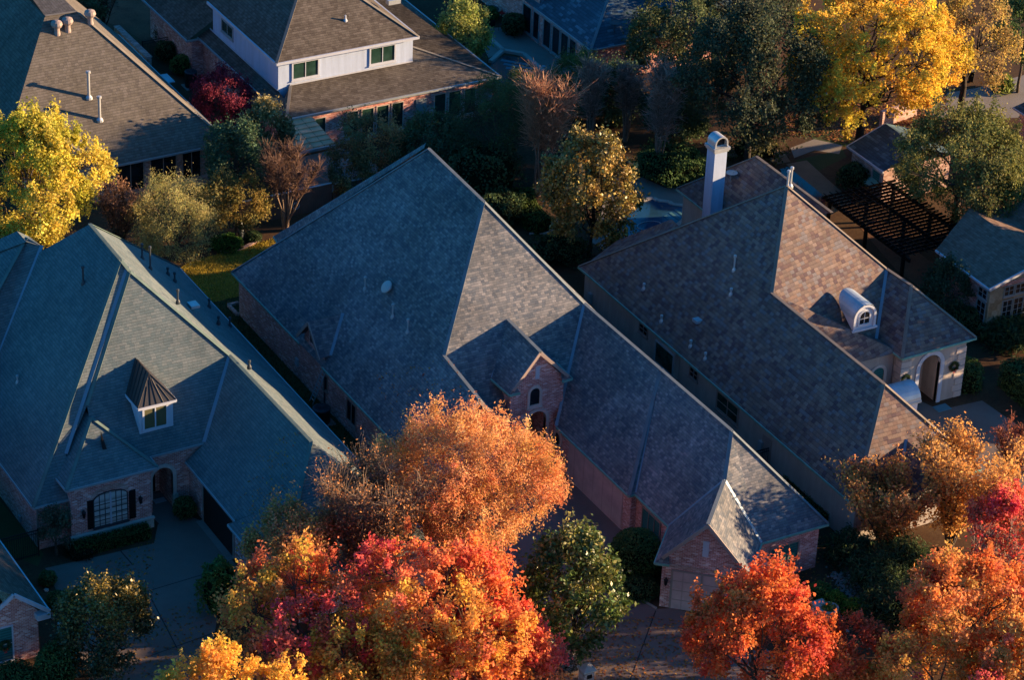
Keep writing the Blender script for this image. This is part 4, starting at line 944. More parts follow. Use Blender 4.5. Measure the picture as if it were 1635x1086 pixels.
# ================================================================== stone fronted house right edge (G)
def house_stone():
    G = empty('stone_house', (31, -9, 0), 'gabled house with a tan stone front and tall white-framed windows at the right edge', 'house', 'suburban houses among the trees')
    b = at(1567, 549, 0); lo = 2.0; hi = 7.0
    for _ in range(40):
        z = (lo+hi)/2; p = V((b.x, b.y, z)); d = p-CAM; yy = PH/2-FOC*d.dot(UPV)/d.dot(FWD)
        if yy > 464: lo = z
        else: hi = z
    ez = lo
    e0 = at(1491, 400, ez); e1 = at(1583, 461, ez); ex = (e0.x+e1.x)/2
    yb = e0.y; yf = e1.y; r0 = atx(1548, 332, ex+4.2); rz = r0.z; rx = ex+4.2
    r1 = P3(rx, yf, rz); r0 = P3(rx, r0.y, rz)
    yb = min(yb, r0.y)
    rf = [[P3(ex, e0.y, ez), P3(ex, yf, ez), r1, r0], [r0, r1, P3(rx+4.2, yf, ez), P3(rx+4.2, e0.y, ez)]]
    roof(G, rf, 'grey_brown'); eaves(G, [(P3(ex, e0.y, ez), P3(ex, yf, ez))], 'trim', .1, .14)
    rake(G, 'trim', P3(ex, yf, ez), r1, .1, .22); rake(G, 'trim', r1, P3(rx+4.2, yf, ez), .1, .22)
    w = MB(); wx = ex+.35; wy = yf+.3; walls(w, [(wx, e0.y-.3), (wx, wy+.9)], 0, ez-.05); walls(w, [(wx, e0.y-.3), (rx+3.9, e0.y-.3)], 0, ez); w.build('side_wall', M['brick'], G)
    w = MB(); walls(w, [(wx, wy+.9), (wx, wy)], 0, ez-.05); w.poly([(wx, wy, 0), (rx+3.9, wy, 0), (rx+3.9, wy, ez), (rx, wy, rz-.3), (wx, wy, ez)]); w.build('front_wall', M['fieldstone'], G)
    ff = Front(wy); sw = Left(wx)
    for x0, x1 in ((1599, 1607), (1616, 1624), (1631, 1640), (1648, 1657)):
        u0 = ff.pix(x0, 480)[0]; u0 = ff.pix(x0, 500)[0]; u1 = u0+.72
        window(G, ff, u0, u1, .5, 2.55, cols=2, rows=5, fm='gutter', fw=.05, mw=.025); window(G, ff, u0, u1, 2.95, 3.6, cols=2, rows=2, fm='gutter', fw=.05, mw=.025)
    u0 = sw.pix(1560, 500)[0]; window(G, sw, u0-.1, u0+.75, .4, 2.5, cols=2, rows=5, fm='gutter', fw=.05, mw=.025); window(G, sw, u0-.1, u0+.75, 2.8, 3.45, cols=2, rows=2, fm='gutter', fw=.05, mw=.025)
    u0, z1 = sw.pix(1508, 427); window(G, sw, u0, u0+.55, max(1.3, z1-1.2), z1, cols=2, rows=2, fm='gutter', fw=.05, mw=.025)
    m = MB(); m.bar((ex+.2, e0.y-.35, 0), (ex+.2, e0.y-.35, ez-.1), .1, .1, (0, 1, 0)); m.build('downspout', M['trim'], G)
    m = MB(); fbox(m, ff, ff.pix(1597, 480)[0]-.2, ff.pix(1597, 480)[0]+6, 3.72, 4.0, 0, .05); m.build('brick_lintel', M['brick'], G)
    # taller block behind
    H = empty('shingled_house', (38, 0, 0), 'house with a large grey-brown hip roof behind the stone-fronted gable', 'house', 'suburban houses among the trees')
    h0 = at(1585, 340, 4.2); h1 = P3(h0.x, -9.5, 4.2)
    top = P3(h0.x+8, h0.y-3, 8.2)
    roof(H, [[h0, h1, P3(top.x, -8, 8.2), top], [h0, top, P3(h0.x+16, h0.y, 4.2)], [top, P3(top.x, -8, 8.2), P3(h0.x+16, -9.5, 4.2), P3(h0.x+16, h0.y, 4.2)], [h1, P3(top.x, -8, 8.2), P3(h0.x+16, -9.5, 4.2)]], 'grey_brown')
    eaves(H, [(h0, h1)], 'trim', .1, .16)
    w = MB(); walls(w, [(h0.x+.4, h1.y), (h0.x+.4, h0.y-.3), (h0.x+15.6, h0.y-.3), (h0.x+15.6, h1.y)], 0, 4.15, True); w.build('wall', M['brick'], H)
    m = MB(); g = at(1622, 372, 3.6); m.poly([g+V((-1.6, .2, 0)), g+V((.9, .2, 0)), g+V((.2, 1.6, 1.2)), g+V((-1.0, 1.6, 1.2))]); m.build('porch_roof', M['grey_brown'], H)
house_stone()

# ================================================================== pool house and shed, corner roofs at the top
def house_top():
    H = empty('brick_house', (28, 46, 0), 'brick house with a dark blue roof and tall windows facing the pool terrace', 'house', 'suburban houses among the trees')
    e0 = at(865, 20, E0); e1 = at(943, 80, E0); e2 = at(1020, 64, E0); ex = (e0.x+e1.x)/2; ey = (e1.y+e2.y)/2
    c = P3(ex, ey, E0); fp = (c, c+V((1, 0, 0)), c+V((0, 1, .75)))
    hp = onpl(970, 0, *fp); k = (hp.z-E0)/(hp.x-ex); rx = ex+8; rz = E0+8*k; ry = ey+(rz-E0)/.75
    r0 = P3(rx, ry, rz)
    roof(H, [[c, P3(ex+16, ey, E0), r0], [c, r0, P3(rx, ry+14, rz), P3(ex, ry+14, E0)], [P3(ex+16, ey, E0), P3(ex+16, ry+14, E0), P3(rx, ry+14, rz), r0]], 'navy')
    caps(H, [(c, r0)], 'cap_slate', .22, .035); eaves(H, [(c, P3(ex+16, ey, E0)), (c, P3(ex, e0.y+1.2, E0))], 'gutter', .1, .14)
    w = MB(); wx = ex+.4; wy = ey+.4; walls(w, [(wx, ry+13), (wx, e0.y+1.0)], 0, 6.4); walls(w, [(wx, e0.y+1.0), (wx, wy), (ex+15.6, wy), (ex+15.6, ry+13)], 0, E0-.05); w.build('wall', M['brick'], H)
    lf = Left(wx)
    for x0, x1 in ((834, 847), (851, 860), (868, 879), (883, 894), (897, 908), (911, 921)):
        u0 = lf.pix(x0, 60)[0]; u1 = lf.pix(x1, 60)[0]
        window(H, lf, u0, max(u1, u0+.75), .35, 2.5, fm='gutter', gm='glass', fw=.07)
    d = MB(); p = onpl(981, 52, *fp); d.tube(p, p+V((0, 0, .7)), .03, n=6); d.lathe(p+V((0, 0, .7)), [(.02, 0), (.3, .05), (.45, .16), (.46, .17)], 14); d.build('satellite_dish', M['vent_dark'], H)
    S = empty('brick_shed', (38, 12, 0), 'small brick outbuilding with a low grey shingle roof beside the pergola', 'shed')
    z = 2.7; a = at(1353, 233, z); b = at(1402, 269, z); ax = (a.x+b.x)/2
    rr = .45*2.6
    roof(S, [[P3(ax, a.y, z), P3(ax, b.y-.6, z), P3(ax+3.2, b.y-.6, z+rr), P3(ax+3.2, a.y, z+rr)], [P3(ax+3.2, a.y, z+rr), P3(ax+3.2, b.y-.6, z+rr), P3(ax+6.4, b.y-.6, z), P3(ax+6.4, a.y, z)]], 'navy')
    eaves(S, [(P3(ax, a.y, z), P3(ax, b.y-.6, z)), (P3(ax, a.y, z), P3(ax+3.2, a.y, z+rr))], 'trim', .1, .14)
    w = MB(); walls(w, [(ax+.3, a.y-.3), (ax+.3, b.y-.3), (ax+6.1, b.y-.3), (ax+6.1, a.y-.3)], 0, z-.03, True); w.build('wall', M['brick_pale'], S)
    lf = Left(ax+.3); u0 = lf.pix(1401, 275)[0]; window(S, lf, u0-.5, u0+.4, .9, 2.2, fm='gutter', gm='glass_teal')
    m = MB(); p = lf.pt(u0, 1.0, .3); m.quad(lf.pt(u0-.7, 1.5, .02), lf.pt(u0+.6, 1.5, .02), lf.pt(u0+.6, 1.15, .7), lf.pt(u0-.7, 1.15, .7)); m.build('awning', M['copper'], S)
    K = empty('shingled_house', (62, 14, 0), 'corner of a dark grey roof beside the drive at the upper right edge', 'house', 'suburban houses among the trees')
    z = 3.0; a = at(1617, 171, z); 
    roof(K, [[a, a+V((0, -7, 0)), a+V((4, -6, 3.2)), a+V((4, -3, 3.2))], [a, a+V((4, -3, 3.2)), a+V((9, 0, 0))]], 'navy'); eaves(K, [(a, a+V((0, -7, 0)))], 'trim', .1, .14)
    w = MB(); walls(w, [(a.x+.4, a.y-7), (a.x+.4, a.y-.4), (a.x+8.6, a.y-.4)], 0, z-.05); w.build('wall', M['brick'], K)
house_top()
# ================================================================== vegetation
def mesh_np(name, verts, quads, mats, cols=None, midx=None, parent=None, smooth=False):
    me = bpy.data.meshes.new(name)
    nv, nf = len(verts), len(quads); k = quads.shape[1]
    me.vertices.add(nv); me.vertices.foreach_set('co', np.ascontiguousarray(verts, dtype=np.float32).ravel())
    me.loops.add(nf*k); me.loops.foreach_set('vertex_index', np.ascontiguousarray(quads, dtype=np.int32).ravel())
    me.polygons.add(nf); me.polygons.foreach_set('loop_start', np.arange(0, nf*k, k, dtype=np.int32))
    for m in (mats if isinstance(mats, (list, tuple)) else [mats]): me.materials.append(m)
    if midx is not None: me.polygons.foreach_set('material_index', midx.astype(np.int32))
    if cols is not None:
        at_ = me.attributes.new('Col', 'FLOAT_COLOR', 'FACE')
        c4 = np.ones((nf, 4), dtype=np.float32); c4[:, :3] = cols; at_.data.foreach_set('color', c4.ravel())
    me.update(calc_edges=True); me.validate()
    if smooth: me.polygons.foreach_set('use_smooth', np.ones(nf, dtype=bool))
    o = bpy.data.objects.new(name, me); COL.objects.link(o)
    if parent is not None: o.parent = parent
    return o
def unit(a): return a/np.maximum(np.linalg.norm(a, axis=1, keepdims=True), 1e-9)
def tubes(segs, n=5):
    """segs: array rows p0(3) p1(3) r0 r1 -> verts, quads"""
    s = np.asarray(segs, dtype=float); p0, p1, r0, r1 = s[:, :3], s[:, 3:6], s[:, 6:7], s[:, 7:8]
    d = unit(p1-p0); ref = np.where(np.abs(d[:, 2:3]) > 0.9, np.array([[1., 0, 0]]), np.array([[0, 0, 1.]]))
    a = unit(np.cross(d, ref)); b = np.cross(d, a)
    V_ = []
    for p, r in ((p0, r0), (p1, r1)):
        for k in range(n):
            t = 2*math.pi*k/n; V_.append(p+(a*math.cos(t)+b*math.sin(t))*r)
    V_ = np.stack(V_, 1); m = len(s); base = np.arange(m)[:, None]*2*n
    q = [np.concatenate([base+k, base+(k+1) % n, base+n+(k+1) % n, base+n+k], 1) for k in range(n)]
    return V_.reshape(-1, 3), np.stack(q, 1).reshape(-1, 4)
def leaf_quads(rng, pos, out, size, aspect=0.62, flat=0.5, jitter=0.3):
    """one small kinked blade per position"""
    n = len(pos); rnd = unit(rng.normal(size=(n, 3))); nrm = unit(out*flat+rnd)
    ref = unit(rng.normal(size=(n, 3))); a = unit(np.cross(nrm, ref)); b = np.cross(nrm, a)
    s = size*(1+jitter*rng.uniform(-1, 1, size=(n, 1)))
    v = np.stack([pos-a*s, pos-b*s*aspect+nrm*s*.12, pos+a*s, pos+b*s*aspect+nrm*s*.12], 1).reshape(-1, 3)
    q = np.arange(n*4).reshape(n, 4); return v, q
def palette_pick(rng, pal, n):
    w = np.array([p[0] for p in pal], float); w /= w.sum(); i = rng.choice(len(pal), size=n, p=w)
    return np.array([p[1] for p in pal])[i]
def crown_points(rng, R, rz, lobes, lobe_r, clumps, leaves, csig, bottom=-0.75, topw=1.0, taper=0.0, hollow=0.45):
    """lobes -> clumps on their outsides -> leaves; returns leaf pos, outward dir, lobe id, clump id, lobe centres, clump centres"""
    L = []
    ga = math.pi*(3-math.sqrt(5)); o = rng.uniform(0, 6.28)
    for i in range(lobes):
        z = 1-(i+.5)/lobes*(1-bottom); r = math.sqrt(max(0, 1-z*z)); t = o+ga*i+rng.normal()*.25
        wz = 1-taper*max(0, z)
        k = rng.uniform(.5, .86)
        L.append([R*k*r*math.cos(t)*wz, R*k*r*math.sin(t)*wz, rz*z*.70*(topw if z > 0 else 1)])
    L = np.array(L); lr = lobe_r*rng.uniform(.75, 1.25, size=lobes)
    li = rng.integers(0, lobes, size=clumps); d = unit(rng.normal(size=(clumps, 3)))
    outd = unit(L[li]+1e-6); d = unit(d+outd*.75+np.array([[0, 0, .2]]))
    asp = np.array([[1, 1, .85]])
    C = L[li]+d*(lr[li]*rng.uniform(hollow, 1.0, size=clumps)**.7)[:, None]*asp
    n = clumps*leaves; ci = np.repeat(np.arange(clumps), leaves)
    cs = csig*rng.uniform(.6, 1.35, size=clumps)
    far = rng.uniform(size=clumps) < .22; C = C+np.where(far[:, None], d*np.array([[.25, .25, .5]])*lobe_r*.8, 0)
    P = C[ci]+rng.normal(size=(n, 3))*cs[ci][:, None]*np.where(far[ci][:, None], np.array([[.6, .6, 1.35]]), np.array([[1, 1, .85]]))
    outw = unit(P*np.array([[1, 1, R/rz]])*.6+unit(P-C[ci]+1e-6)+np.array([[0, 0, .35]]))
    return P, outw, li[ci], ci, L, C
def limbs(rng, trunk_h, zc, L, C, li_of_c, tr, lean=(0, 0), twigs=True):
    """trunk, boughs to every lobe, twigs to clumps; coordinates with base at 0, crown centre at zc"""
    S = []; c = np.array([lean[0], lean[1], 0.0])
    def path(p, q, r0, r1, k=3, wob=.12):
        pts = [p+(q-p)*t for t in np.linspace(0, 1, k+1)]; ln = np.linalg.norm(q-p)
        for i in range(1, k): pts[i] = pts[i]+rng.normal(size=3)*wob*ln/k
        rr = np.linspace(r0, r1, k+1)
        for i in range(k): S.append([*pts[i], *pts[i+1], rr[i], rr[i+1]])
    top = np.array([lean[0]*.7, lean[1]*.7, trunk_h]); path(np.array([0, 0, -.15]), top, tr*1.15, tr*.75, 3, .06)
    cen = np.array([lean[0], lean[1], zc]); up = cen*.6+top*.4; path(top, up+np.array([0, 0, .6]), tr*.72, tr*.4, 3, .1)
    for i, l in enumerate(L):
        q = l+cen; st = top+(up-top)*rng.uniform(0, 1)
        path(st, q, tr*.34, tr*.12, 4, .16)
    if twigs:
        idx = rng.permutation(len(C))[:int(len(C)*.8)]
        for j in idx: path(L[li_of_c[j]]+cen, C[j]+cen, tr*.10, tr*.035, 2, .15)
    return S
def plant(name, base, label, cat, group): return empty(name, base, label, cat, group)
def tree(name, px, py, hw, hh, label, pal, group='trees between the houses', zb=1.8, seed=0, lobes=14, lobe_k=.42, clumps=170, leaves=48, leaf=.16, csig=.34, mat='leaf', bark='bark', tr=None, cat='tree', shade=.0, lobevar=.5, vjit=.15, bottom=-.75, taper=.0, zc=None, aspect=.62, flat=.5, topw=1.0, hollow=.45, topcol=None, gain=.98):
    rng = np.random.default_rng(1000+seed); mp_ = group == G1_ or 'maple' in name; k_ = (.70, 1.6, .74) if mp_ else (.72, 1.5, .85); leaf *= k_[0]; leaves = int(leaves*k_[1]); csig *= k_[2]; hollow = max(hollow, .72) if mp_ else hollow
    z = 6.0
    for _ in range(4):
        p = at(px, py, z); s = scale_at(p); R = hw/s
        rz = math.sqrt(max((hh/s)**2-(R*.5)**2, (R*.45)**2))/.866 if zc is None else (hh/s)
        z = (zb+rz) if zc is None else zc
    R *= .98; base = V((p.x, p.y, 0))
    t = plant(name, base, label, cat, group)
    P, O, lob, ci, L, C = crown_points(rng, R, rz, lobes, lobe_k*R, clumps, leaves, csig, bottom, topw, taper, hollow)
    # colours: lobe tone, clump tone, leaf tone
    n = len(P); lc = palette_pick(rng, pal, lobes); cc = palette_pick(rng, pal, clumps)
    mixw = rng.uniform(0, 1, size=(clumps, 1)); kl = lobevar
    li_c = np.zeros(clumps, int); li_c[ci] = lob
    base_c = lc[li_c]*kl+cc*(1-kl)
    col = base_c[ci]*(1+.20*rng.normal(size=(clumps, 1)))[ci]*(1+vjit*rng.normal(size=(n, 1)))*(1+.07*rng.normal(size=(n, 3)))
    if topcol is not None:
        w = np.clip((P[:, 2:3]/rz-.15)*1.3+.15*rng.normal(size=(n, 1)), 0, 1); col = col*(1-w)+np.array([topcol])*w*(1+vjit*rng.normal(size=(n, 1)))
    if shade: 
        dist = np.linalg.norm(P/np.array([[R, R, rz]]), axis=1, keepdims=True); col = col*(1-shade*np.clip(1-dist, 0, 1))
    col = np.clip(np.clip(col, .003, 1)**.86*gain, .004, .92)
    v, q = leaf_quads(rng, P+np.array([[0, 0, z]]), O, leaf, aspect, flat)
    mesh_np('crown', v, q, M[mat], col, parent=t)
    S = limbs(rng, max(zb+.1*rz, .5), z, L, C, li_c, tr or max(.10, R*.055))
    v, q = tubes(S, 5); mesh_np('trunk', v, q, M[bark], parent=t)
    return t
def vase_tree(name, px, py, base_py, hw, label, group='bare crepe myrtles', seed=0, stems=9, twigs=900, leafn=0, pal=None, bark='bark_pale', twcol=None, base_px=None, spread=1.0, twig_r=.017, cat='tree', leaf=.09, clear=.35, tw_len=.55, leafstart=.3):
    """multi-stem bare tree: (px, py) the tip in the middle of the crown top, (base_px, base_py) where it stands"""
    rng = np.random.default_rng(3000+seed)
    b = at(base_px if base_px is not None else px, base_py, 0); lo, hi = .5, 30
    for _ in range(40):
        z = (lo+hi)/2; d = V((b.x, b.y, z))-CAM
        if PH/2-FOC*d.dot(UPV)/d.dot(FWD) > py: lo = z
        else: hi = z
    h = lo; R = hw/scale_at(b)
    t = plant(name, b, label, cat, group); S = []; tips = []
    lean = np.array([0., 0, 0])
    if base_px is not None:
        q = at(px, py, h); lean = np.array([q.x-b.x, q.y-b.y, 0])
    for i in range(stems):
        a = 2*math.pi*(i+rng.uniform(-.3, .3))/stems; rr = R*math.sqrt((i+.6)/stems)*spread*rng.uniform(.7, 1.05)
        p = np.array([.12*math.cos(a), .12*math.sin(a), -.1]); q = np.array([rr*math.cos(a), rr*math.sin(a), h*rng.uniform(.86, 1.0)])+lean
        k = 6; pts = [p]
        for j in range(1, k+1):
            f = j/k; w = f**1.35
            pts.append(np.array([p[0]+(q[0]-p[0])*w, p[1]+(q[1]-p[1])*w, p[2]+(q[2]-p[2])*f])+rng.normal(size=3)*.05*h*.12*(1 if j < k else .3))
        r = np.linspace(.055+.004*h, .012, k+1)
        for j in range(k): S.append([*pts[j], *pts[j+1], r[j], r[j+1]])
        tips.append(np.array(pts))
    segs = []; ends = []
    for i in range(twigs):
        pts = tips[rng.integers(0, stems)]; f = clear+(1-clear)*rng.uniform(0, 1)**.8; x = f*(len(pts)-1); j = min(int(x), len(pts)-2); p = pts[j]+(pts[j+1]-pts[j])*(x-j)
        d = unit((rng.normal(size=(1, 3))*np.array([[.8, .8, .35]])+np.array([[0, 0, .95]])))[0]; ln = h*.13*rng.uniform(.5, 1.5)*tw_len/.55
        m = p+d*ln*.5; e = m+(d+rng.normal(size=3)*.35)*ln*.5
        segs.append([*p, *m, twig_r*1.6, twig_r*1.1]); segs.append([*m, *e, twig_r*1.1, twig_r*.5]); ends.append(e); ends.append(m)
        for _ in range(2):
            e2 = m+unit((d+rng.normal(size=3)*.6)[None])[0]*ln*.45; segs.append([*m, *e2, twig_r*.9, twig_r*.4]); ends.append(e2)
    v, q = tubes(S, 6); v2, q2 = tubes(segs, 3)
    mesh_np('trunk', v, q, M[bark], parent=t)
    rngc = np.array(twcol if twcol is not None else (.24, .17, .12))
    cols = np.clip(rngc[None]*(1+.25*rng.normal(size=(len(segs), 1))), .01, .9); cols = np.repeat(cols, 3, 0)
    vv, qq, cc = [v2], [q2], [cols]
    if leafn:
        E_ = np.array(ends); hmin = h*leafstart
        E_ = E_[E_[:, 2] > hmin]; k = rng.integers(0, len(E_), size=leafn); P = E_[k]+rng.normal(size=(leafn, 3))*.16
        o = unit(P-np.array([[0, 0, h*.6]])); lv, lq = leaf_quads(rng, P, o, leaf)
        c = palette_pick(rng, pal, leafn); 
        kk = palette_pick(rng, pal, len(E_))[k]; c = (c*.4+kk*.6)*(1+.22*rng.normal(size=(leafn, 1)))
        vv.append(lv); qq.append(lq+len(v2)); cc.append(np.clip(c, .005, .95))
    mesh_np('crown', np.concatenate(vv), np.concatenate(qq), M['leaf'], np.concatenate(cc), parent=t)
    return t
def bush(name, px, py, hw, hh, label, pal, group='clipped shrubs', seed=0, n=2600, leaf=.06, mat='leaf_soft', core=(.012, .018, .009), sq=1.0, rough=.06, cat='shrub', spiky=0.0, zc=None, ngroup=None):
    """dense shrub: leaves over an uneven rounded body"""
    rng = np.random.default_rng(5000+seed); z = .7
    for _ in range(4):
        p = at(px, py, z); s = scale_at(p); R = hw/s; rz = math.sqrt(max((hh/s)**2-(R*.5)**2, (R*.35)**2))/.866; z = rz*.85 if zc is None else zc
    t = empty(name, V((p.x, p.y, 0)), label, cat, group)
    d = unit(rng.normal(size=(n, 3))); d[:, 2] = np.where(d[:, 2] < -.55, -d[:, 2], d[:, 2])
    f = 1+rough*1.6*(np.sin(d[:, 0]*5+seed)*np.sin(d[:, 1]*5.3+seed*2)+.6*np.sin(d[:, 2]*9+seed)*np.cos(d[:, 0]*8))
    r = (f*rng.uniform(.86, 1.04, size=n))[:, None]
    P = d*r*np.array([[R, R, rz]]); 
    if spiky: P = P*(1+spiky*rng.uniform(0, 1, size=(n, 1))**3)
    v, q = leaf_quads(rng, P+np.array([[0, 0, z]]), d, leaf*(1+spiky), .62 if not spiky else .22, .5 if not spiky else .0)
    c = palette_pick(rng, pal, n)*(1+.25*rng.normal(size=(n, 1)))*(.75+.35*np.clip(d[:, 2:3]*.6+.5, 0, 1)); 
    mesh_np('foliage', v, q, M[mat], np.clip(c, .004, .9), parent=t)
    k = 14; a = []
    for i in range(7):
        ph = -1.2+2.75*i/6
        for j in range(k): th = 2*math.pi*j/k; a.append((.84*R*math.cos(ph)*math.cos(th), .84*R*math.cos(ph)*math.sin(th), z+.84*rz*math.sin(ph)))
    q = np.array([[i*k+j, i*k+(j+1) % k, (i+1)*k+(j+1) % k, (i+1)*k+j] for i in range(6) for j in range(k)])
    a = np.array(a); a[:, 2] = np.maximum(a[:, 2], -.1)
    mesh_np('branches', a, q, M['core'], parent=t, smooth=True)
    return t
M['core'] = mat_plain('shrub_interior', (.010, .013, .007), 1.0, 0, .3, 6, 0.0)
def hedge(name, pts, w, h, label, pal, seed=0, leaf=.06, dens=220, group='clipped hedges', wob=.05):
    """clipped hedge along a ground polyline"""
    rng = np.random.default_rng(7000+seed); t = empty(name, V((pts[0].x, pts[0].y, 0)), label, 'hedge', group)
    P, O = [], []; m = MB()
    for a, b in zip(pts, pts[1:]):
        d = V((b.x-a.x, b.y-a.y, 0)); ln = d.length; d.normalize(); s = V((-d.y, d.x, 0))
        n = int(ln*(w+2*h)*dens)
        for _ in range(n):
            k = rng.uniform(0, w+2*h); x = rng.uniform(-.1, ln+.1); q = rng.normal()*wob
            if k < h: p = a+d*x+s*(w/2+q)+V((0, 0, k)); o = s
            elif k < h+w: p = a+d*x+s*(k-h-w/2)+V((0, 0, h+q)); o = V((0, 0, 1))
            else: p = a+d*x-s*(w/2+q)+V((0, 0, k-h-w)); o = -s
            P.append(p[:]); O.append(o[:])
        for e, x in ((-d, 0.0), (d, ln)):
            for _ in range(int(w*h*dens)):
                p = a+d*x+e*abs(rng.normal()*wob)+s*rng.uniform(-w/2, w/2)+V((0, 0, rng.uniform(0, h))); P.append(p[:]); O.append(e[:])
        m.bar(a+V((0, 0, h*.46)), b+V((0, 0, h*.46)), w*.86, h*.92)
    P = np.array(P)-np.array([[pts[0].x, pts[0].y, 0]]); O = np.array(O)
    P[:, 2] = np.maximum(P[:, 2], .02)
    v, q = leaf_quads(rng, P, O, leaf, .62, .6); c = palette_pick(rng, pal, len(P))*(1+.25*rng.normal(size=(len(P), 1)))
    mesh_np('foliage', v, q, M['leaf_soft'], np.clip(c, .004, .9), parent=t); m.build('branches', M['core'], t)
    return t

RED = [(3, (.62, .06, .05)), (3, (.70, .13, .07)), (2, (.55, .04, .07)), (2, (.75, .24, .10))]
REDORANGE = [(4, (.72, .15, .035)), (3, (.66, .10, .04)), (2, (.78, .26, .05)), (1, (.60, .06, .05))]
ORANGE = [(3, (.72, .30, .06)), (2, (.68, .22, .05)), (2, (.70, .40, .10))]
MIXED = [(3, (.74, .10, .06)), (3, (.80, .20, .07)), (3, (.80, .36, .05)), (1, (.66, .40, .05)), (2, (.68, .06, .08)), (1, (.46, .32, .05))]
YELLOW = [(4, (.74, .47, .04)), (3, (.76, .38, .05)), (2, (.60, .48, .05)), (1, (.45, .42, .06))]
YGREEN = [(3, (.64, .50, .05)), (2, (.44, .42, .04)), (3, (.74, .54, .08)), (1, (.28, .31, .04))]
TANOR = [(3, (.74, .33, .11)), (3, (.70, .27, .09)), (2, (.78, .42, .16)), (1, (.60, .32, .06)), (2, (.74, .23, .10))]
GOLDBR = [(3, (.74, .34, .09)), (2, (.80, .42, .13)), (3, (.72, .26, .10)), (1, (.50, .30, .05))]
OLIVE = [(3, (.36, .33, .11)), (3, (.44, .38, .13)), (1, (.28, .28, .08))]
LIVEOAK = [(3, (.11, .125, .03)), (2, (.15, .155, .035)), (2, (.19, .175, .04)), (1, (.08, .09, .03))]
DARKOAK = [(3, (.045, .062, .032)), (2, (.06, .075, .035)), (2, (.04, .05, .028)), (1, (.095, .085, .035))]
MAGN = [(3, (.055, .095, .018)), (2, (.09, .125, .022)), (2, (.035, .06, .015)), (1, (.26, .22, .05))]
BRONZE = [(3, (.24, .165, .035)), (2, (.30, .20, .04)), (2, (.15, .12, .025)), (1, (.34, .18, .05)), (1, (.10, .10, .025))]
DKGREEN = [(3, (0.046, 0.083, 0.038)), (2, (0.070, 0.112, 0.047)), (1, (0.093, 0.128, 0.041))]
MIDGREEN = [(3, (0.078, 0.150, 0.041)), (2, (0.109, 0.195, 0.047)), (1, (0.139, 0.210, 0.054))]
BRIGHT = [(3, (.14, .22, .03)), (2, (.19, .25, .035)), (1, (.10, .17, .03))]
MAROON = [(3, (.17, .022, .045)), (2, (.22, .03, .05)), (1, (.12, .02, .04))]
HEDGE = [(3, (0.054, 0.112, 0.041)), (2, (0.078, 0.143, 0.047)), (1, (0.093, 0.150, 0.041))]
BROWNRED = [(3, (.30, .16, .08)), (2, (.36, .20, .09)), (2, (.26, .17, .07)), (1, (.38, .14, .08))]

G1_, G2_ = 'autumn maples along the street', 'trees between the houses'
# ---- foreground
tree('maple_tree', 750, 762, 138, 106, 'large round tan-orange tree in front of the middle house', TANOR, G1_, seed=1, zb=4.2, lobes=26, clumps=800, leaves=52, leaf=.12, csig=.36, lobe_k=.36, lobevar=.35, bark='bark_grey', aspect=.38, flat=.25, bottom=-.85, tr=.2)
tree('maple_tree', 498, 997, 150, 95, 'red and crimson tree with dull orange lower leaves beside the left drive', MIXED, G1_, seed=2, zb=3.6, lobes=17, clumps=320, leaves=52, leaf=.15, csig=.33, lobevar=.6)
tree('maple_tree', 715, 990, 145, 115, 'biggest crimson and orange tree at the bottom, below the tan-orange tree', [(3, (.78, .12, .06)), (4, (.84, .22, .07)), (3, (.84, .36, .05)), (1, (.70, .06, .08)), (1, (.72, .44, .06))], G1_, seed=3, zb=3.4, lobes=20, clumps=380, leaves=52, leaf=.15, csig=.33, lobevar=.6)
tree('maple_tree', 810, 1050, 95, 75, 'low scarlet and orange tree touching the foot of the glossy green magnolia', [(4, (.80, .13, .05)), (2, (.82, .26, .05)), (3, (.74, .08, .07))], G1_, seed=4, zb=3.0, lobes=13, clumps=200, leaves=50, leaf=.15, csig=.32)
tree('maple_tree', 600, 1075, 110, 80, 'golden green and orange tree at the bottom edge among the crimson trees', [(3, (.78, .38, .05)), (2, (.70, .40, .05)), (3, (.76, .22, .06)), (1, (.50, .34, .05))], G1_, seed=5, zb=3.4, lobes=13, clumps=200, leaves=50, leaf=.15, csig=.33)
tree('maple_tree', 362, 1120, 108, 56, 'bright yellow-orange tree top at the bottom edge beside the left drive', [(3, (.85, .46, .05)), (3, (.85, .36, .06)), (1, (.72, .42, .06))], G1_, seed=6, zb=6.5, lobes=12, clumps=150, leaves=52, leaf=.15, csig=.3)
tree('maple_tree', 1212, 1020, 112, 104, 'vivid orange-red tree in front of the small front-facing garage', REDORANGE, G1_, seed=7, zb=2.2, lobes=17, clumps=330, leaves=55, leaf=.15, csig=.34, taper=.5)
tree('maple_tree', 1355, 1050, 68, 58, 'small orange-red tree between the two big orange trees at lower right', REDORANGE[:2]+[(2, (.62, .26, .05)), (1, (.42, .10, .06))], G1_, seed=8, zb=1.6, lobes=10, clumps=110, leaves=48, leaf=.14, csig=.28)
tree('maple_tree', 1555, 980, 112, 86, 'broad orange and coral tree at the lower right', REDORANGE[:1]+[(3, (.72, .30, .07)), (2, (.68, .17, .08)), (1, (.55, .36, .06))], G1_, seed=9, zb=2.6, lobes=16, clumps=290, leaves=52, leaf=.15, csig=.33)
tree('maple_tree', 1500, 1085, 110, 50, 'yellow-green and crimson tree at the bottom edge near the lower right corner', [(2, (.62, .42, .07)), (3, (.74, .28, .06)), (2, (.60, .08, .08)), (1, (.46, .36, .06))], G1_, seed=10, zb=2.0, lobes=11, clumps=150, leaves=50, leaf=.14, csig=.3)
tree('maple_tree', 1640, 1060, 70, 75, 'orange and yellow tree cut off by the lower right corner', ORANGE, G1_, seed=11, zb=2.0, lobes=10, clumps=120, leaves=50, leaf=.15, csig=.3)
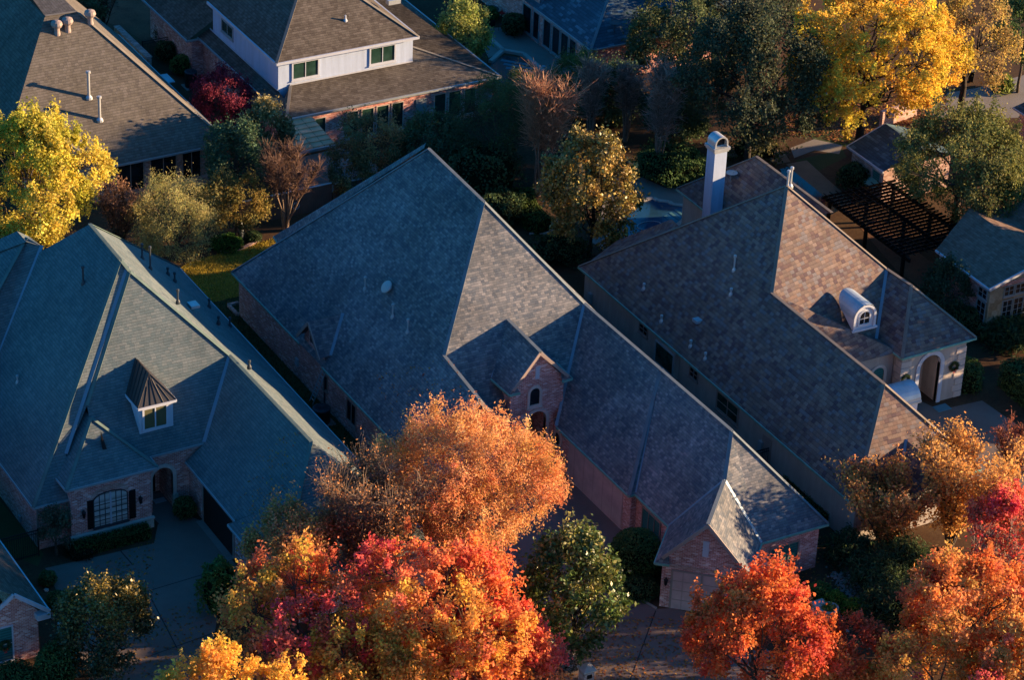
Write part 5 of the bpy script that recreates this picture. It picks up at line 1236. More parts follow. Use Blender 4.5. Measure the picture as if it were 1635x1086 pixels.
tree('maple_tree', 1606, 830, 54, 54, 'rose-red tree at the right edge above the coral tree', RED+[(3, (.72, .30, .12))], G1_, seed=12, zb=2.5, lobes=11, clumps=150, leaves=50, leaf=.14, csig=.3)
tree('small_tree', 470, 868, 66, 52, 'dull reddish-brown tree at the front corner of the left house', [(3, (.52, .20, .09)), (2, (.46, .26, .06)), (2, (.58, .26, .08)), (1, (.30, .22, .05))], G2_, seed=13, zb=4.6, lobes=12, clumps=170, leaves=50, leaf=.12, csig=.33, lobevar=.4)
vase_tree('bare_tree', 590, 752, 990, 84, 'nearly bare grey-brown tree left of the tan-orange tree', seed=1, stems=14, twigs=3600, leafn=11000, pal=TANOR[:2]+[(2, (.36, .24, .14))], bark='bark', twcol=(.33, .24, .18), twig_r=.012, spread=1.25, clear=.2, tw_len=.5, leaf=.07, group=G2_, leafstart=.2)
tree('magnolia_tree', 920, 945, 76, 112, 'glossy dark green magnolia beside the middle driveway', MAGN, G2_, seed=15, zb=.5, lobes=17, clumps=330, leaves=34, leaf=.17, csig=.30, mat='leaf_gloss', lobevar=.3, vjit=.3, taper=.35, bark='bark_dark')
tree('holly_tree', 168, 1000, 74, 82, 'dark evergreen tree with a sunlit golden tip beside the left drive', [(3, (.02, .03, .012)), (2, (.03, .038, .014)), (1, (.05, .05, .016))], G2_, seed=16, zb=.4, lobes=15, clumps=260, leaves=42, leaf=.125, csig=.30, mat='leaf_gloss', lobevar=.3, taper=.3, bark='bark_dark', topcol=(.20, .14, .025))  # topcol paints the sunlight on the tip into the leaves
vase_tree('crepe_myrtle', 1408, 752, 876, 94, 'orange-brown crepe myrtle in front of the stucco house', group='crepe myrtles in autumn leaf', seed=2, stems=14, twigs=800, leafn=10500, pal=GOLDBR, bark='bark', twcol=(.34, .20, .12), spread=1.35, clear=.16, leaf=.10, leafstart=.12)
vase_tree('crepe_myrtle', 1537, 710, 876, 76, 'taller golden crepe myrtle with bare pale tips near the right edge', group='crepe myrtles in autumn leaf', seed=3, stems=12, twigs=800, leafn=11000, pal=GOLDBR[:2]+[(2, (.66, .40, .12))], bark='bark', twcol=(.40, .26, .16), spread=1.35, clear=.2, leaf=.10, base_px=1515, leafstart=.16)
vase_tree('bare_tree', 1612, 682, 790, 40, 'thin bare reddish tree by the right edge beside the drive', seed=4, stems=9, twigs=500, leafn=500, pal=[(1, (.40, .12, .07))], bark='bark', twcol=(.26, .10, .07), spread=1.2)
vase_tree('bare_tree', 1585, 850, 990, 60, 'leafless pale tree with red tips in front of the rose-red tree', seed=5, stems=10, twigs=500, leafn=1300, pal=RED, bark='bark_grey', twcol=(.38, .28, .23), spread=1.3, leaf=.11)
# ---- middle and back
tree('maple_tree', 52, 288, 96, 112, 'sunlit yellow-green maple in front of the tan-roofed house', YGREEN, 'yellow maples behind the houses', seed=20, zb=1.8, lobes=20, clumps=460, leaves=52, leaf=.15, csig=.34, taper=.25)
tree('willow_tree', 283, 352, 70, 62, 'feathery pale olive tree behind the left house', OLIVE, G2_, seed=21, zb=.5, lobes=17, clumps=360, leaves=48, leaf=.12, csig=.34, aspect=.22, flat=.1, lobevar=.4, bark='bark')
vase_tree('bare_tree', 192, 300, 400, 36, 'reddish-brown bare shrub left of the feathery olive tree', seed=6, stems=12, twigs=700, twcol=(.34, .20, .14), spread=1.2, leafn=900, pal=[(1, (.40, .22, .12))], clear=.15, group='bare trees in the back gardens', bark='bark')
tree('garden_tree', 375, 248, 54, 52, 'dark green rounded tree at the corner of the tan-roofed house', [(3, (.05, .10, .05)), (2, (.07, .12, .05)), (1, (.12, .15, .05))], G2_, seed=22, zb=1.8, lobes=12, clumps=170, leaves=46, leaf=.12, csig=.3, mat='leaf_soft')
tree('garden_tree', 378, 322, 52, 42, 'small tree with golden-brown upper leaves above the sunlit lawn', BRONZE[:3]+[(2, (.10, .11, .04))], G2_, seed=23, zb=1.6, lobes=10, clumps=120, leaves=44, leaf=.12, csig=.28)
tree('magnolia_tree', 425, 214, 38, 60, 'narrow magnolia, sunlight painted into its top leaves, at the corner of the two-storey house', [(3, (.06, .07, .03)), (2, (.09, .09, .04))], G2_, seed=24, zb=.8, lobes=12, clumps=150, leaves=40, leaf=.15, csig=.27, mat='leaf_gloss', topcol=(.26, .20, .06), taper=.3)  # the lit top is leaf colour, blended in by topcol
tree('japanese_maple', 352, 158, 46, 44, 'dark maroon Japanese maple beside the brick side wall', MAROON, G2_, seed=25, zb=.8, lobes=12, clumps=170, leaves=46, leaf=.11, csig=.28, lobevar=.3)
vase_tree('bare_tree', 462, 238, 368, 46, 'bare brown crepe myrtle in front of the wooden fence', seed=7, stems=8, twigs=1100, twcol=(.22, .135, .10), twig_r=.014, spread=1.3, clear=.5, base_px=456)
tree('garden_tree', 585, 232, 54, 46, 'small tree part green part rust-orange before the two-storey house', [(2, (.30, .17, .06)), (2, (.12, .12, .05)), (2, (.46, .20, .07)), (1, (.18, .16, .06))], G2_, seed=26, zb=1.0, lobes=11, clumps=130, leaves=42, leaf=.11, csig=.28)
tree('garden_tree', 560, 285, 40, 30, 'low dim bronze tree against the back of the middle house', [(2, (.20, .14, .05)), (2, (.08, .08, .035)), (1, (.30, .22, .06))], G2_, seed=27, zb=.5, lobes=9, clumps=80, leaves=42, leaf=.11, csig=.27)
tree('laurel_tree', 738, 55, 42, 52, 'sunlit yellow-green upright shrub tree beside the two-storey house', [(3, (.34, .36, .08)), (2, (.24, .28, .06)), (1, (.42, .42, .12))], G2_, seed=28, zb=.2, lobes=13, clumps=180, leaves=42, leaf=.14, csig=.3, taper=.45, zc=None)
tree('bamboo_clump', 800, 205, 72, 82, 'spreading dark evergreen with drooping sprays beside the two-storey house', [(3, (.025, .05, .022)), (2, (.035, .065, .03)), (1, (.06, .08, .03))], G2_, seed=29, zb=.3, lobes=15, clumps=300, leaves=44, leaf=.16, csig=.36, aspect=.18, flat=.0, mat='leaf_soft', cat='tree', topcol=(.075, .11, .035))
tree('bamboo_clump', 838, 158, 40, 42, 'dark bamboo sprays between the two-storey house and the tall bare tree', [(3, (.03, .06, .022)), (2, (.05, .085, .03))], G2_, seed=45, zb=.3, lobes=10, clumps=140, leaves=46, leaf=.15, csig=.32, aspect=.2, flat=0, mat='leaf_soft', cat='tree')
tree('laurel_tree', 690, 232, 60, 50, 'dark laurel thicket under the windows of the two-storey house', DKGREEN, G2_, seed=30, zb=.1, lobes=12, clumps=180, leaves=44, leaf=.13, csig=.34, mat='leaf_soft')
tree('bamboo_clump', 925, 122, 42, 40, 'feathery light green bamboo beside the dark blue roof', [(3, (.06, .12, .03)), (2, (.09, .15, .04)), (1, (.13, .16, .05))], G2_, seed=31, zb=.3, lobes=11, clumps=150, leaves=46, leaf=.15, csig=.32, aspect=.2, flat=0, mat='leaf_soft', cat='tree')
tree('laurel_tree', 970, 152, 52, 46, 'tall dark evergreen screen between the two bare crepe myrtles', DKGREEN, G2_, seed=32, zb=.2, lobes=14, clumps=240, leaves=46, leaf=.14, csig=.36, mat='leaf_soft')
tree('laurel_tree', 1075, 180, 52, 52, 'dark evergreen screen left of the white chimney', DKGREEN, G2_, seed=33, zb=.1, lobes=12, clumps=200, leaves=46, leaf=.14, csig=.36, mat='leaf_soft')
vase_tree('bare_tree', 876, 122, 312, 42, 'tall bare crepe myrtle with sunlit copper twigs in the middle garden', seed=8, stems=11, twigs=1900, twcol=(.62, .36, .23), twig_r=.017, spread=1.1, clear=.42, base_px=858)
vase_tree('bare_tree', 941, 100, 235, 28, 'dim bare crepe myrtle just right of the feathery bamboo', seed=9, stems=8, twigs=800, twcol=(.48, .33, .27), twig_r=.019, spread=.85, clear=.4)
vase_tree('bare_tree', 998, 108, 225, 28, 'bare crepe myrtle standing before the big dark oak', seed=10, stems=8, twigs=800, twcol=(.48, .33, .27), twig_r=.019, spread=.85, clear=.4)
vase_tree('bare_tree', 1064, 105, 280, 34, 'bare greyish crepe myrtle left of the white chimney', seed=11, stems=9, twigs=1100, twcol=(.48, .35, .29), twig_r=.019, spread=.85, clear=.4, base_px=1048)
tree('magnolia_tree', 948, 303, 74, 96, 'sunlit bronze-green magnolia between the middle house and the pool', BRONZE, G2_, seed=34, zb=.8, lobes=19, clumps=360, leaves=36, leaf=.165, csig=.29, mat='leaf_gloss', lobevar=.3, vjit=.3, bark='bark_dark')
tree('oak_tree', 1085, 68, 80, 72, 'mid-green oak overlapping the dark blue roof', [(3, (.06, .085, .035)), (2, (.08, .10, .035)), (1, (.11, .115, .04))], G2_, seed=35, zb=.6, lobes=15, clumps=240, leaves=46, leaf=.15, csig=.36, mat='leaf_soft')
tree('oak_tree', 1205, 125, 120, 118, 'very large dark live oak behind the white chimney', DARKOAK, G2_, seed=36, zb=2.4, lobes=24, clumps=520, leaves=48, leaf=.15, csig=.40, mat='leaf_soft', lobe_k=.34, bark='bark_dark')
tree('oak_tree', 1190, -10, 90, 70, 'dark oak at the top edge left of the big yellow maple', DARKOAK, G2_, seed=37, zb=2.4, lobes=14, clumps=240, leaves=46, leaf=.16, csig=.40, mat='leaf_soft', bark='bark_dark')
tree('maple_tree', 1388, 88, 142, 118, 'big golden yellow maple lit by the sun at the upper right', YELLOW, 'yellow maples behind the houses', seed=38, zb=3.2, lobes=22, clumps=470, leaves=50, leaf=.17, csig=.36, lobe_k=.34, bark='bark_dark', tr=.34)
tree('ash_tree', 1548, 66, 70, 84, 'half-bare tree with sparse yellow leaves right of the big yellow maple', [(2, (.62, .42, .06)), (3, (.30, .19, .07)), (2, (.42, .28, .07))], G2_, seed=39, zb=2.6, lobes=15, clumps=190, leaves=32, leaf=.14, csig=.38, bark='bark_dark', tr=.3)
tree('oak_tree', 1640, 35, 48, 66, 'green tree in the upper right corner', [(3, (.08, .14, .04)), (2, (.11, .17, .05))], G2_, seed=40, zb=2.5, lobes=11, clumps=150, leaves=46, leaf=.15, csig=.36)
tree('oak_tree', 1535, 262, 128, 86, 'wide sunlit live oak shading the pergola at the right', LIVEOAK, G2_, seed=41, zb=2.8, lobes=24, clumps=520, leaves=48, leaf=.13, csig=.35, mat='leaf_soft', lobe_k=.33, bark='bark')
tree('garden_tree', 1515, 465, 42, 48, 'dark shrubby tree against the stone-fronted house', [(3, (.035, .06, .03)), (2, (.05, .075, .035))], G2_, seed=42, zb=.2, lobes=10, clumps=130, leaves=44, leaf=.12, csig=.3, mat='leaf_soft')
tree('garden_tree', 88, 842, 24, 36, 'slender young tree against the brick front of the left house', [(3, (.09, .11, .06)), (2, (.06, .08, .045))], G2_, seed=43, zb=.5, lobes=8, clumps=60, leaves=30, leaf=.09, csig=.2, mat='leaf_soft')
vase_tree('bare_tree', 165, -20, 50, 26, 'bare dark tree at the upper left above the tan roof', seed=12, stems=8, twigs=400, twcol=(.12, .08, .06), spread=1.3, clear=.35, bark='bark_dark', group='bare trees in the back gardens')
tree('garden_tree', 120, 15, 40, 36, 'dim green tree peeping over the tan roof at the top left', DKGREEN, G2_, seed=44, zb=1.0, lobes=9, clumps=90, leaves=42, leaf=.14, csig=.34, mat='leaf_soft')
tree('maple_tree', 1880, 500, 140, 112, 'leafy tree just beyond the right edge, its shadow falling on the arched porch', YGREEN, G2_, seed=46, zb=1.2, lobes=14, clumps=420, leaves=40, leaf=.26, csig=.4)
tree('oak_tree', 1929, 374, 110, 120, 'second leafy tree, unseen, added beyond the right edge to shade the stone-fronted house', LIVEOAK, G2_, seed=47, zb=1.5, lobes=14, clumps=380, leaves=40, leaf=.26, csig=.4)  # unseen tree, added to keep sun off the stone front
# ---- shrubs
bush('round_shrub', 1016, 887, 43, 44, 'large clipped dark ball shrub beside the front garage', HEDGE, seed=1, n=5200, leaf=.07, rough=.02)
for i, (x, y, r, l, pal) in enumerate([
    (1262, 938, 19, 'dull green round shrub under the teal-blind window', MIDGREEN), (1309, 946, 20, 'olive round shrub in the middle of the row by the gravel bed', MIDGREEN),
    (1333, 960, 19, 'bright yellow-green round shrub beside the gravel bed', BRIGHT), (1364, 972, 20, 'vivid green round shrub lowest beside the gravel bed', BRIGHT),
    (1422, 1022, 15, 'small green shrub half hidden by the lower right trees', MIDGREEN)]):
    bush('round_shrub', x, y, r, r*.86, l, pal, seed=10+i, n=1700, leaf=.055)
for i, (x, y, hw, hh, l) in enumerate([
    (1358, 880, 34, 26, 'spreading dark juniper under the orange-brown crepe myrtle'), (1440, 898, 46, 34, 'bushy dark green juniper under the golden crepe myrtle'),
    (1400, 925, 38, 32, 'dull brownish juniper in the middle of the front bed'), (1470, 985, 60, 50, 'dark juniper mound left of the coral tree'), (1415, 965, 40, 30, 'low dark juniper beside the gravel bed')]):
    bush('juniper_shrub', x, y, hw, hh, l, DKGREEN+[(1, (.06, .06, .03))], 'juniper shrubs in the front bed', seed=30+i, n=3200, leaf=.10, spiky=.5, rough=.12)
bush('round_shrub', 76, 925, 15, 13, 'upper dark ball shrub at the edge of the left drive', HEDGE, seed=40, n=1500)
bush('round_shrub', 92, 962, 20, 18, 'dark ball shrub below another at the edge of the left drive', HEDGE, seed=41, n=1800)
bush('round_shrub', 92, 1062, 36, 38, 'big rounded dark shrub in the lower left corner', HEDGE, seed=42, n=3600, leaf=.07)
bush('round_shrub', 22, 1082, 40, 22, 'low dark shrub under the teal window in the lower left corner', HEDGE, seed=43, n=2600)
bush('leafy_shrub', 352, 945, 32, 48, 'loose dark green shrub between the left drive and the crimson tree', MIDGREEN, seed=44, n=3600, leaf=.09, rough=.16)
bush('round_shrub', 295, 812, 19, 20, 'dark shrub beside the arched entry of the left house', HEDGE, seed=45, n=1500)
bush('round_shrub', 266, 50, 20, 19, 'dark ball shrub at the corner of the two-storey house', DKGREEN, seed=46, n=1500)
bush('round_shrub', 265, 82, 20, 18, 'blackish shrub by the small iron gate', DKGREEN, seed=47, n=1300)
bush('round_shrub', 289, 104, 18, 17, 'green round shrub beside the tall air conditioner', MIDGREEN, seed=48, n=1400)
bush('leafy_shrub', 362, 388, 26, 15, 'bright green low shrub along the lawn edging', [(3, (.05, .13, .025)), (2, (.07, .16, .03))], seed=49, n=1900, leaf=.07)
bush('leafy_shrub', 404, 378, 14, 10, 'small dark shrub right of the garden statue', DKGREEN, seed=50, n=900)
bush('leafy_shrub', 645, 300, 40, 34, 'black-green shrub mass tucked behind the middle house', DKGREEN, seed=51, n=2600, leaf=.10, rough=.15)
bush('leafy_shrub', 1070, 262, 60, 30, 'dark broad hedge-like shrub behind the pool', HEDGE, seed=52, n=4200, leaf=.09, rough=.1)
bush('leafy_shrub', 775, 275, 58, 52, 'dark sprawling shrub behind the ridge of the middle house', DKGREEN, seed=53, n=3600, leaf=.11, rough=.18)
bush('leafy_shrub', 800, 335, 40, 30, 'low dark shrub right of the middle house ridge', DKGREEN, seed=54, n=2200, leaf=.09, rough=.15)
bush('leafy_shrub', 895, 398, 46, 26, 'dark ground shrub under the bronze-green magnolia', DKGREEN, seed=55, n=2400, leaf=.08, rough=.15)
bush('leafy_shrub', 1365, 285, 28, 26, 'dark rounded shrub against the brick outbuilding', DKGREEN, seed=56, n=1900, leaf=.09)
bush('leafy_shrub', 1205, 238, 40, 15, 'yellow-tipped low shrubs behind the chimney', [(2, (.16, .15, .04)), (3, (.07, .08, .03))], seed=57, n=1500, leaf=.11, rough=.25)
bush('ornamental_grass', 1600, 135, 13, 12, 'sunlit tuft of ornamental grass by the upper right drive', [(2, (.26, .30, .07)), (2, (.16, .22, .05))], 'ornamental grasses', seed=58, n=900, leaf=.16, spiky=.7, cat='grass tuft')
bush('leafy_shrub', 1540, 515, 30, 26, 'dark shrub at the foot of the stone corner', DKGREEN, seed=59, n=1700, leaf=.08)
bush('ornamental_grass', 1610, 530, 42, 24, 'dark arching grass clump under the tall white-framed windows', DKGREEN, 'ornamental grasses', seed=60, n=2600, leaf=.16, spiky=.6, cat='grass tuft')
bush('leafy_shrub', 1540, 610, 30, 40, 'dark low planting between the arched porch and the big hedge', HEDGE, seed=61, n=2600, leaf=.08, zc=.3)
bush('leafy_shrub', 1018, 940, 34, 24, 'dark ground cover shrub below the clipped ball', DKGREEN, seed=62, n=1900, leaf=.07, zc=.25)
bush('leafy_shrub', 128, 880, 26, 14, 'dead-looking dark low shrub under the slender young tree', [(3, (.03, .03, .018)), (1, (.06, .045, .025))], seed=63, n=1000, leaf=.06, zc=.2)
bush('white_flowering_shrub', 912, 1060, 16, 17, 'pale whitish shrub beside the brick mailbox', [(2, (.45, .38, .36)), (2, (.12, .10, .08)), (1, (.30, .24, .22))], 'flowering shrubs', seed=64, n=1500, leaf=.06)
bush('leafy_shrub', 780, 22, 16, 13, 'dark green shrub behind the red chair', MIDGREEN, seed=65, n=900, leaf=.09)
bush('leafy_shrub', 820, 40, 20, 20, 'blackish shrub against the pool terrace wall', DKGREEN, seed=66, n=1200, leaf=.09)
# ---- hedges
bx0 = at(128, 893, 0); bx1 = at(243, 863, 0)
hedge('hedge', [V((at(124, 892, 0).x, at(200, 872, 0).y+.35, 0)), V((at(240, 862, 0).x, at(200, 872, 0).y+.35, 0))], .75, .75, 'neat low box hedge under the shuttered window', [(3, (.045, .10, .03)), (2, (.06, .13, .035))], seed=1, leaf=.055, dens=330)
hedge('hedge', gpx([(832, 322), (838, 345), (852, 362), (868, 372)]), 1.5, 1.1, 'curved clipped hedge with a sunlit flank beside the tall bare tree', [(3, (.06, .10, .025)), (2, (.09, .13, .03))], seed=2, leaf=.07, dens=160)
hedge('hedge', gpx([(1030, 262), (1075, 290), (1100, 300)]), 1.4, 1.0, 'dark clipped hedge along the pool terrace', HEDGE, seed=3, leaf=.07, dens=150)
hedge('hedge', gpx([(1626, 610), (1690, 668)]), 3.0, 1.8, 'thick tall block hedge at the right edge', HEDGE, seed=4, leaf=.08, dens=150)
hedge('hedge', gpx([(1262, 775), (1325, 838)]), 1.0, .8, 'narrow dark hedge at the foot of the stucco wall', HEDGE, seed=5, leaf=.06, dens=200)
# ================================================================== ground sheets
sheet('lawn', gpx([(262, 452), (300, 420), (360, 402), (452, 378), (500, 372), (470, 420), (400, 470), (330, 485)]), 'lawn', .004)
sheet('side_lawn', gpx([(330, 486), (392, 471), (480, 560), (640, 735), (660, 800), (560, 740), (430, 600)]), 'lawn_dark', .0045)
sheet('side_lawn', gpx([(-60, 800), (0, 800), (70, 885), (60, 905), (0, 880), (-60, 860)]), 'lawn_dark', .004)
sheet('driveway', gpx([(72, 908), (140, 893), (246, 868), (252, 838), (290, 820), (305, 825), (322, 833), (384, 912), (352, 940), (345, 1000), (325, 1100), (330, 1190), (150, 1200), (150, 1090), (112, 1020), (98, 960)]), 'aggregate', .008)
sheet('porch_floor', gpx([(236, 820), (236, 790), (285, 780), (292, 820), (255, 838)]), 'aggregate2', .012)
sheet('driveway', gpx([(815, 700), (855, 680), (912, 742), (992, 846), (975, 868), (982, 925), (1010, 955), (1049, 973), (1075, 972), (1180, 1000), (1240, 1050), (1200, 1190), (880, 1190), (880, 1090), (840, 960), (770, 860), (790, 790)]), 'aggregate2', .008)
sheet('driveway', gpx([(1440, 650), (1468, 640), (1500, 655), (1568, 640), (1640, 690), (1760, 780), (1700, 830), (1600, 800), (1500, 720)]), 'aggregate', .008)
sheet('street', gpx([(-300, 1290), (700, 1190), (1700, 1190), (2400, 1300), (2400, 1420), (-300, 1420)]), 'aggregate', .005)
sheet('gravel_drive', gpx([(130, 10), (120, -90), (330, -110), (300, -30), (276, 30), (282, 78), (240, 72), (205, 50), (160, 30)]), 'leaflitter', .008)
sheet('front_bed', gpx([(1250, 880), (1330, 850), (1500, 890), (1640, 960), (1640, 1100), (1300, 1100), (1260, 1000)]), 'soil', .006)
sheet('path', gpx([(1327, 872), (1342, 905), (1362, 935), (1372, 930), (1352, 895), (1340, 868)]), 'aggregate', .009)
# terrace and pools
sheet('terrace', gpx([(770, 45), (850, 40), (905, 104), (925, 128), (875, 116), (842, 92), (800, 82), (780, 92), (770, 70)]), 'patio', .012)
sheet('pool_water', gpx([(784, 100), (806, 88), (835, 92), (858, 112), (866, 130), (850, 146), (800, 146), (780, 130)]), 'spa', .02)
sheet('terrace', gpx([(985, 270), (1030, 285), (1062, 300), (1118, 298), (1120, 335), (1080, 335), (1030, 328), (1000, 340), (960, 395), (940, 385)]), 'patio', .012)
pl2 = [(1002, 334), (1018, 323), (1043, 317), (1050, 321), (1068, 323), (1074, 327), (1096, 330), (1100, 345), (1080, 362), (1040, 378), (985, 402), (962, 398), (975, 370)]
sheet('pool_water', gpx(pl2), 'pool', .02)
sheet('garden_path', gpx([(1255, 262), (1288, 256), (1320, 285), (1362, 322), (1335, 338), (1300, 305)]), 'tanpath', .012)
sheet('pool_water', gpx([(1240, 272), (1258, 266), (1300, 300), (1340, 336), (1310, 352), (1270, 310)]), 'pond', .016)
sheet('garden_path', gpx([(1160, 236), (1200, 230), (1250, 240), (1262, 258), (1240, 262), (1205, 246), (1165, 252)]), 'tanpath', .010)
sheet('garden_path', gpx([(1262, 236), (1300, 222), (1345, 232), (1340, 246), (1300, 240), (1268, 252)]), 'patio', .010)
sheet('leaf_litter', gpx([(1180, 150), (1300, 130), (1400, 140), (1500, 120), (1520, 170), (1450, 215), (1420, 240), (1340, 228), (1300, 218), (1220, 215)]), 'leaflitter', .005)
sheet('lawn_strip', gpx([(1270, 256), (1345, 238), (1352, 250), (1300, 276)]), 'lawn_dark', .007)
sheet('lawn_strip', gpx([(1290, 212), (1340, 205), (1400, 222), (1360, 235), (1305, 230)]), 'lawn_dark', .009)
sheet('driveway', gpx([(1470, 172), (1500, 150), (1560, 140), (1640, 118), (1700, 120), (1700, 185), (1560, 190), (1490, 186)]), 'patio', .008)
sheet('courtyard', gpx([(1370, 360), (1395, 345), (1500, 430), (1470, 460), (1430, 430)]), 'leaflitter', .006)
sheet('side_yard', gpx([(905, 420), (960, 410), (1260, 735), (1345, 850), (1300, 840), (1080, 600)]), 'soil', .005)
sheet('patio', gpx([(430, 262), (545, 236), (600, 262), (620, 290), (470, 318)]), 'patio', .006)
# coping around the pool and broad steps
m = MB(); pts = gpx(pl2)
for a, b in zip(pts, pts[1:]+pts[:1]): m.bar(a+V((0, 0, .05)), b+V((0, 0, .05)), .34, .1)
o = m.build('pool_coping', M['coping']); tag(o, 'pale stone coping around the bright blue pool', 'coping')
m = MB()
for k, (a, b) in enumerate((((1078, 335), (1102, 352)), ((1070, 340), (1094, 358)), ((1062, 345), (1086, 364)))):
    p, q = at(*a, 0), at(*b, 0); m.bar(p+V((0, 0, .035)), q+V((0, 0, .035)), .22, .02)
o = m.build('pool_steps', M['pool_step']); tag(o, 'broad submerged steps in the corner of the bright blue pool', 'steps')
m = MB(); c = at(1037, 360, .05)
m.tube(c, c+V((0, 0, .0401)), .9, n=24, caps=False)
for k in range(24):
    a0 = 2*math.pi*k/24; a1 = 2*math.pi*(k+1)/24; m.bar(c+V((.9*math.cos(a0), .6*math.sin(a0), 0)), c+V((.9*math.cos(a1), .6*math.sin(a1), 0)), .05, .04)
m.f = m.f[24:]; m.m = m.m[24:]
o = m.build('pool_hose', M['zinc']); tag(o, 'loop of pale hose floating on the bright blue pool', 'hose')
m = MB()
for a, b in (((803, 82), (836, 88)), ((836, 88), (868, 116)), ((783, 64), (803, 82)), ((783, 100), (803, 82))):
    m.bar(at(*a)+V((0, 0, .1)), at(*b)+V((0, 0, .1)), .35, .25)
o = m.build('pool_coping', M['coping']); tag(o, 'stone edge of the dark green pool at the top', 'coping')
m = MB(); 
for k in range(3):
    p, q = at(800+k*4, 96+k*6), at(846+k*4, 104+k*6); m.bar(p+V((0, 0, .03)), q+V((0, 0, .03)), .35, .03)
o = m.build('pool_steps', M['pool_step']); tag(o, 'curved steps in the dark green pool at the top', 'steps')
# joints in the drives
def joint(a, b):
    p, q = at(*a), at(*b); m = MB(); d = (q-p).normalized(); s = V((-d.y, d.x, 0))*.03; z = V((0, 0, .0125))
    m.quad(p-s+z, q-s+z, q+s+z, p+s+z); m.build('drive_joint', M['black'])['kind'] = 'structure'
for a, b in (((192, 880), (212, 903)), ((212, 952), (345, 912)), ((230, 1052), (345, 1010)), ((238, 950), (290, 1050)), ((1047, 976), (1005, 1090)), ((985, 985), (1020, 966))): joint(a, b)

# ================================================================== fences, gates and small structures
def iron_fence(p, q, h, label, cat='fence', name='iron_fence', group=None, n=None, gate=False):
    t = empty(name, p, label, cat, group); d = (q-p); ln = V((d.x, d.y, 0)).length; d = V((d.x, d.y, 0)).normalized()
    for k in (0, 1):
        m = MB(); b = p+d*ln*k; m.box(b+V((0, 0, h/2+.05)), .07, .07, h+.1, d); m.build('post', M['black'], t)
    m = MB(); m.bar(p+V((0, 0, h)), p+d*ln+V((0, 0, h)), .04, .05); m.bar(p+V((0, 0, .15)), p+d*ln+V((0, 0, .15)), .04, .04); m.bar(p+V((0, 0, h-.2)), p+d*ln+V((0, 0, h-.2)), .04, .04); m.build('rail', M['black'], t)
    m = MB(); n = n or int(ln/.13)
    for k in range(1, n): m.box(p+d*ln*k/n+V((0, 0, h/2)), .022, .022, h-.05, d)
    m.build('pickets', M['black'], t); return t
p = at(62, 888, 0); q = at(-40, 920, 0); iron_fence(p, V((p.x-5.2, p.y, 0)), 1.75, 'black iron picket fence beside the brick corner of the left house')
p = V((3.6, -23.4, 0)); p = at(1238, 750, 0); iron_fence(V((p.x, p.y, 0)), V((p.x-2.4, p.y, 0)), 1.7, 'black iron gate between the middle house and the stucco wall', 'gate', 'iron_gate')
p = at(286, 82, 0); iron_fence(V((p.x, p.y, 0)), V((p.x-3.0, p.y, 0)), 1.4, 'small rusty-looking iron gate at the upper left near the dark ball shrubs', 'gate', 'iron_gate')
def wood_fence(p, q, h, label):
    t = empty('wooden_fence', p, label, 'fence', 'wooden garden fences'); m = MB(); d = V((q.x-p.x, q.y-p.y, 0)); ln = d.length; d.normalize(); s = V((-d.y, d.x, 0))
    k = 0; x = 0
    while x < ln:
        m.box(p+d*(x+.07)+V((0, 0, h/2-.02*(k % 3))), .135, .025, h-.04*(k % 2), d); x += .15; k += 1
    m.build('fence_panel', M['fence_wood'], t)
    m = MB(); m.bar(p+V((0, 0, h+.02)), p+d*ln+V((0, 0, h+.02)), .16, .05); m.build('top_rail', M['gutter'], t)
    x = 0
    while x <= ln: m = MB(); m.box(p+d*x+s*.07+V((0, 0, h/2)), .1, .1, h, d); m.build('post', M['fence_wood'], t); x += 2.4
a = at(428.5, 313.7, 1.9); b = at(520, 293.5, 1.9)
wood_fence(V((a.x-2.2, a.y, 0)), V((b.x+.4, a.y, 0)), 1.9, 'dark board fence with a pale top rail behind the bare crepe myrtle')
wood_fence(V((b.x+.7, a.y, 0)), V((b.x+9.5, a.y, 0)), 1.75, 'plain dark board fence continuing behind the ridge of the middle house')
# low brick wall and bed edgings
a = at(187, 41, 1.2); b = at(237, 92, 1.2); x = (a.x+b.x)/2
m = MB(); m.bar(V((x, a.y, .6)), V((x, b.y, .6)), .4, 1.2); m.bar(V((x, a.y, 1.23)), V((x, b.y, 1.23)), .5, .08)
o = m.build('brick_garden_wall', M['brick_pale'], loc=(x, a.y, 0)); tag(o, 'low pink brick wall along the gravel drive behind the tan roof', 'wall')
def border(l, label, w=.22, h=.16, mat='brick_pale'):
    m = MB(); pts = gpx(l)
    for a, b in zip(pts, pts[1:]): m.bar(a+V((0, 0, h/2)), b+V((0, 0, h/2)), w, h)
    tag(m.build('brick_edging', M[mat], loc=pts[0]), label, 'edging', 'garden bed edgings')
border([(352, 404), (372, 402), (392, 396), (412, 386)], 'curved brick edging between the sunlit lawn and the green shrubs')
border([(364, 489), (381, 485)], 'short brick edging stub touching the back corner of the middle house'); border([(365, 489), (379, 504), (383, 503)], 'red brick corner of a small bed by the middle house')
border([(983, 876), (986, 920), (1008, 950), (1048, 973)], 'thin pale edging curving round the clipped ball shrub', .1, .1, 'rock')
border([(845, 374), (868, 374), (905, 362)], 'pale curved edging under the bronze-green magnolia', .12, .1, 'coping')
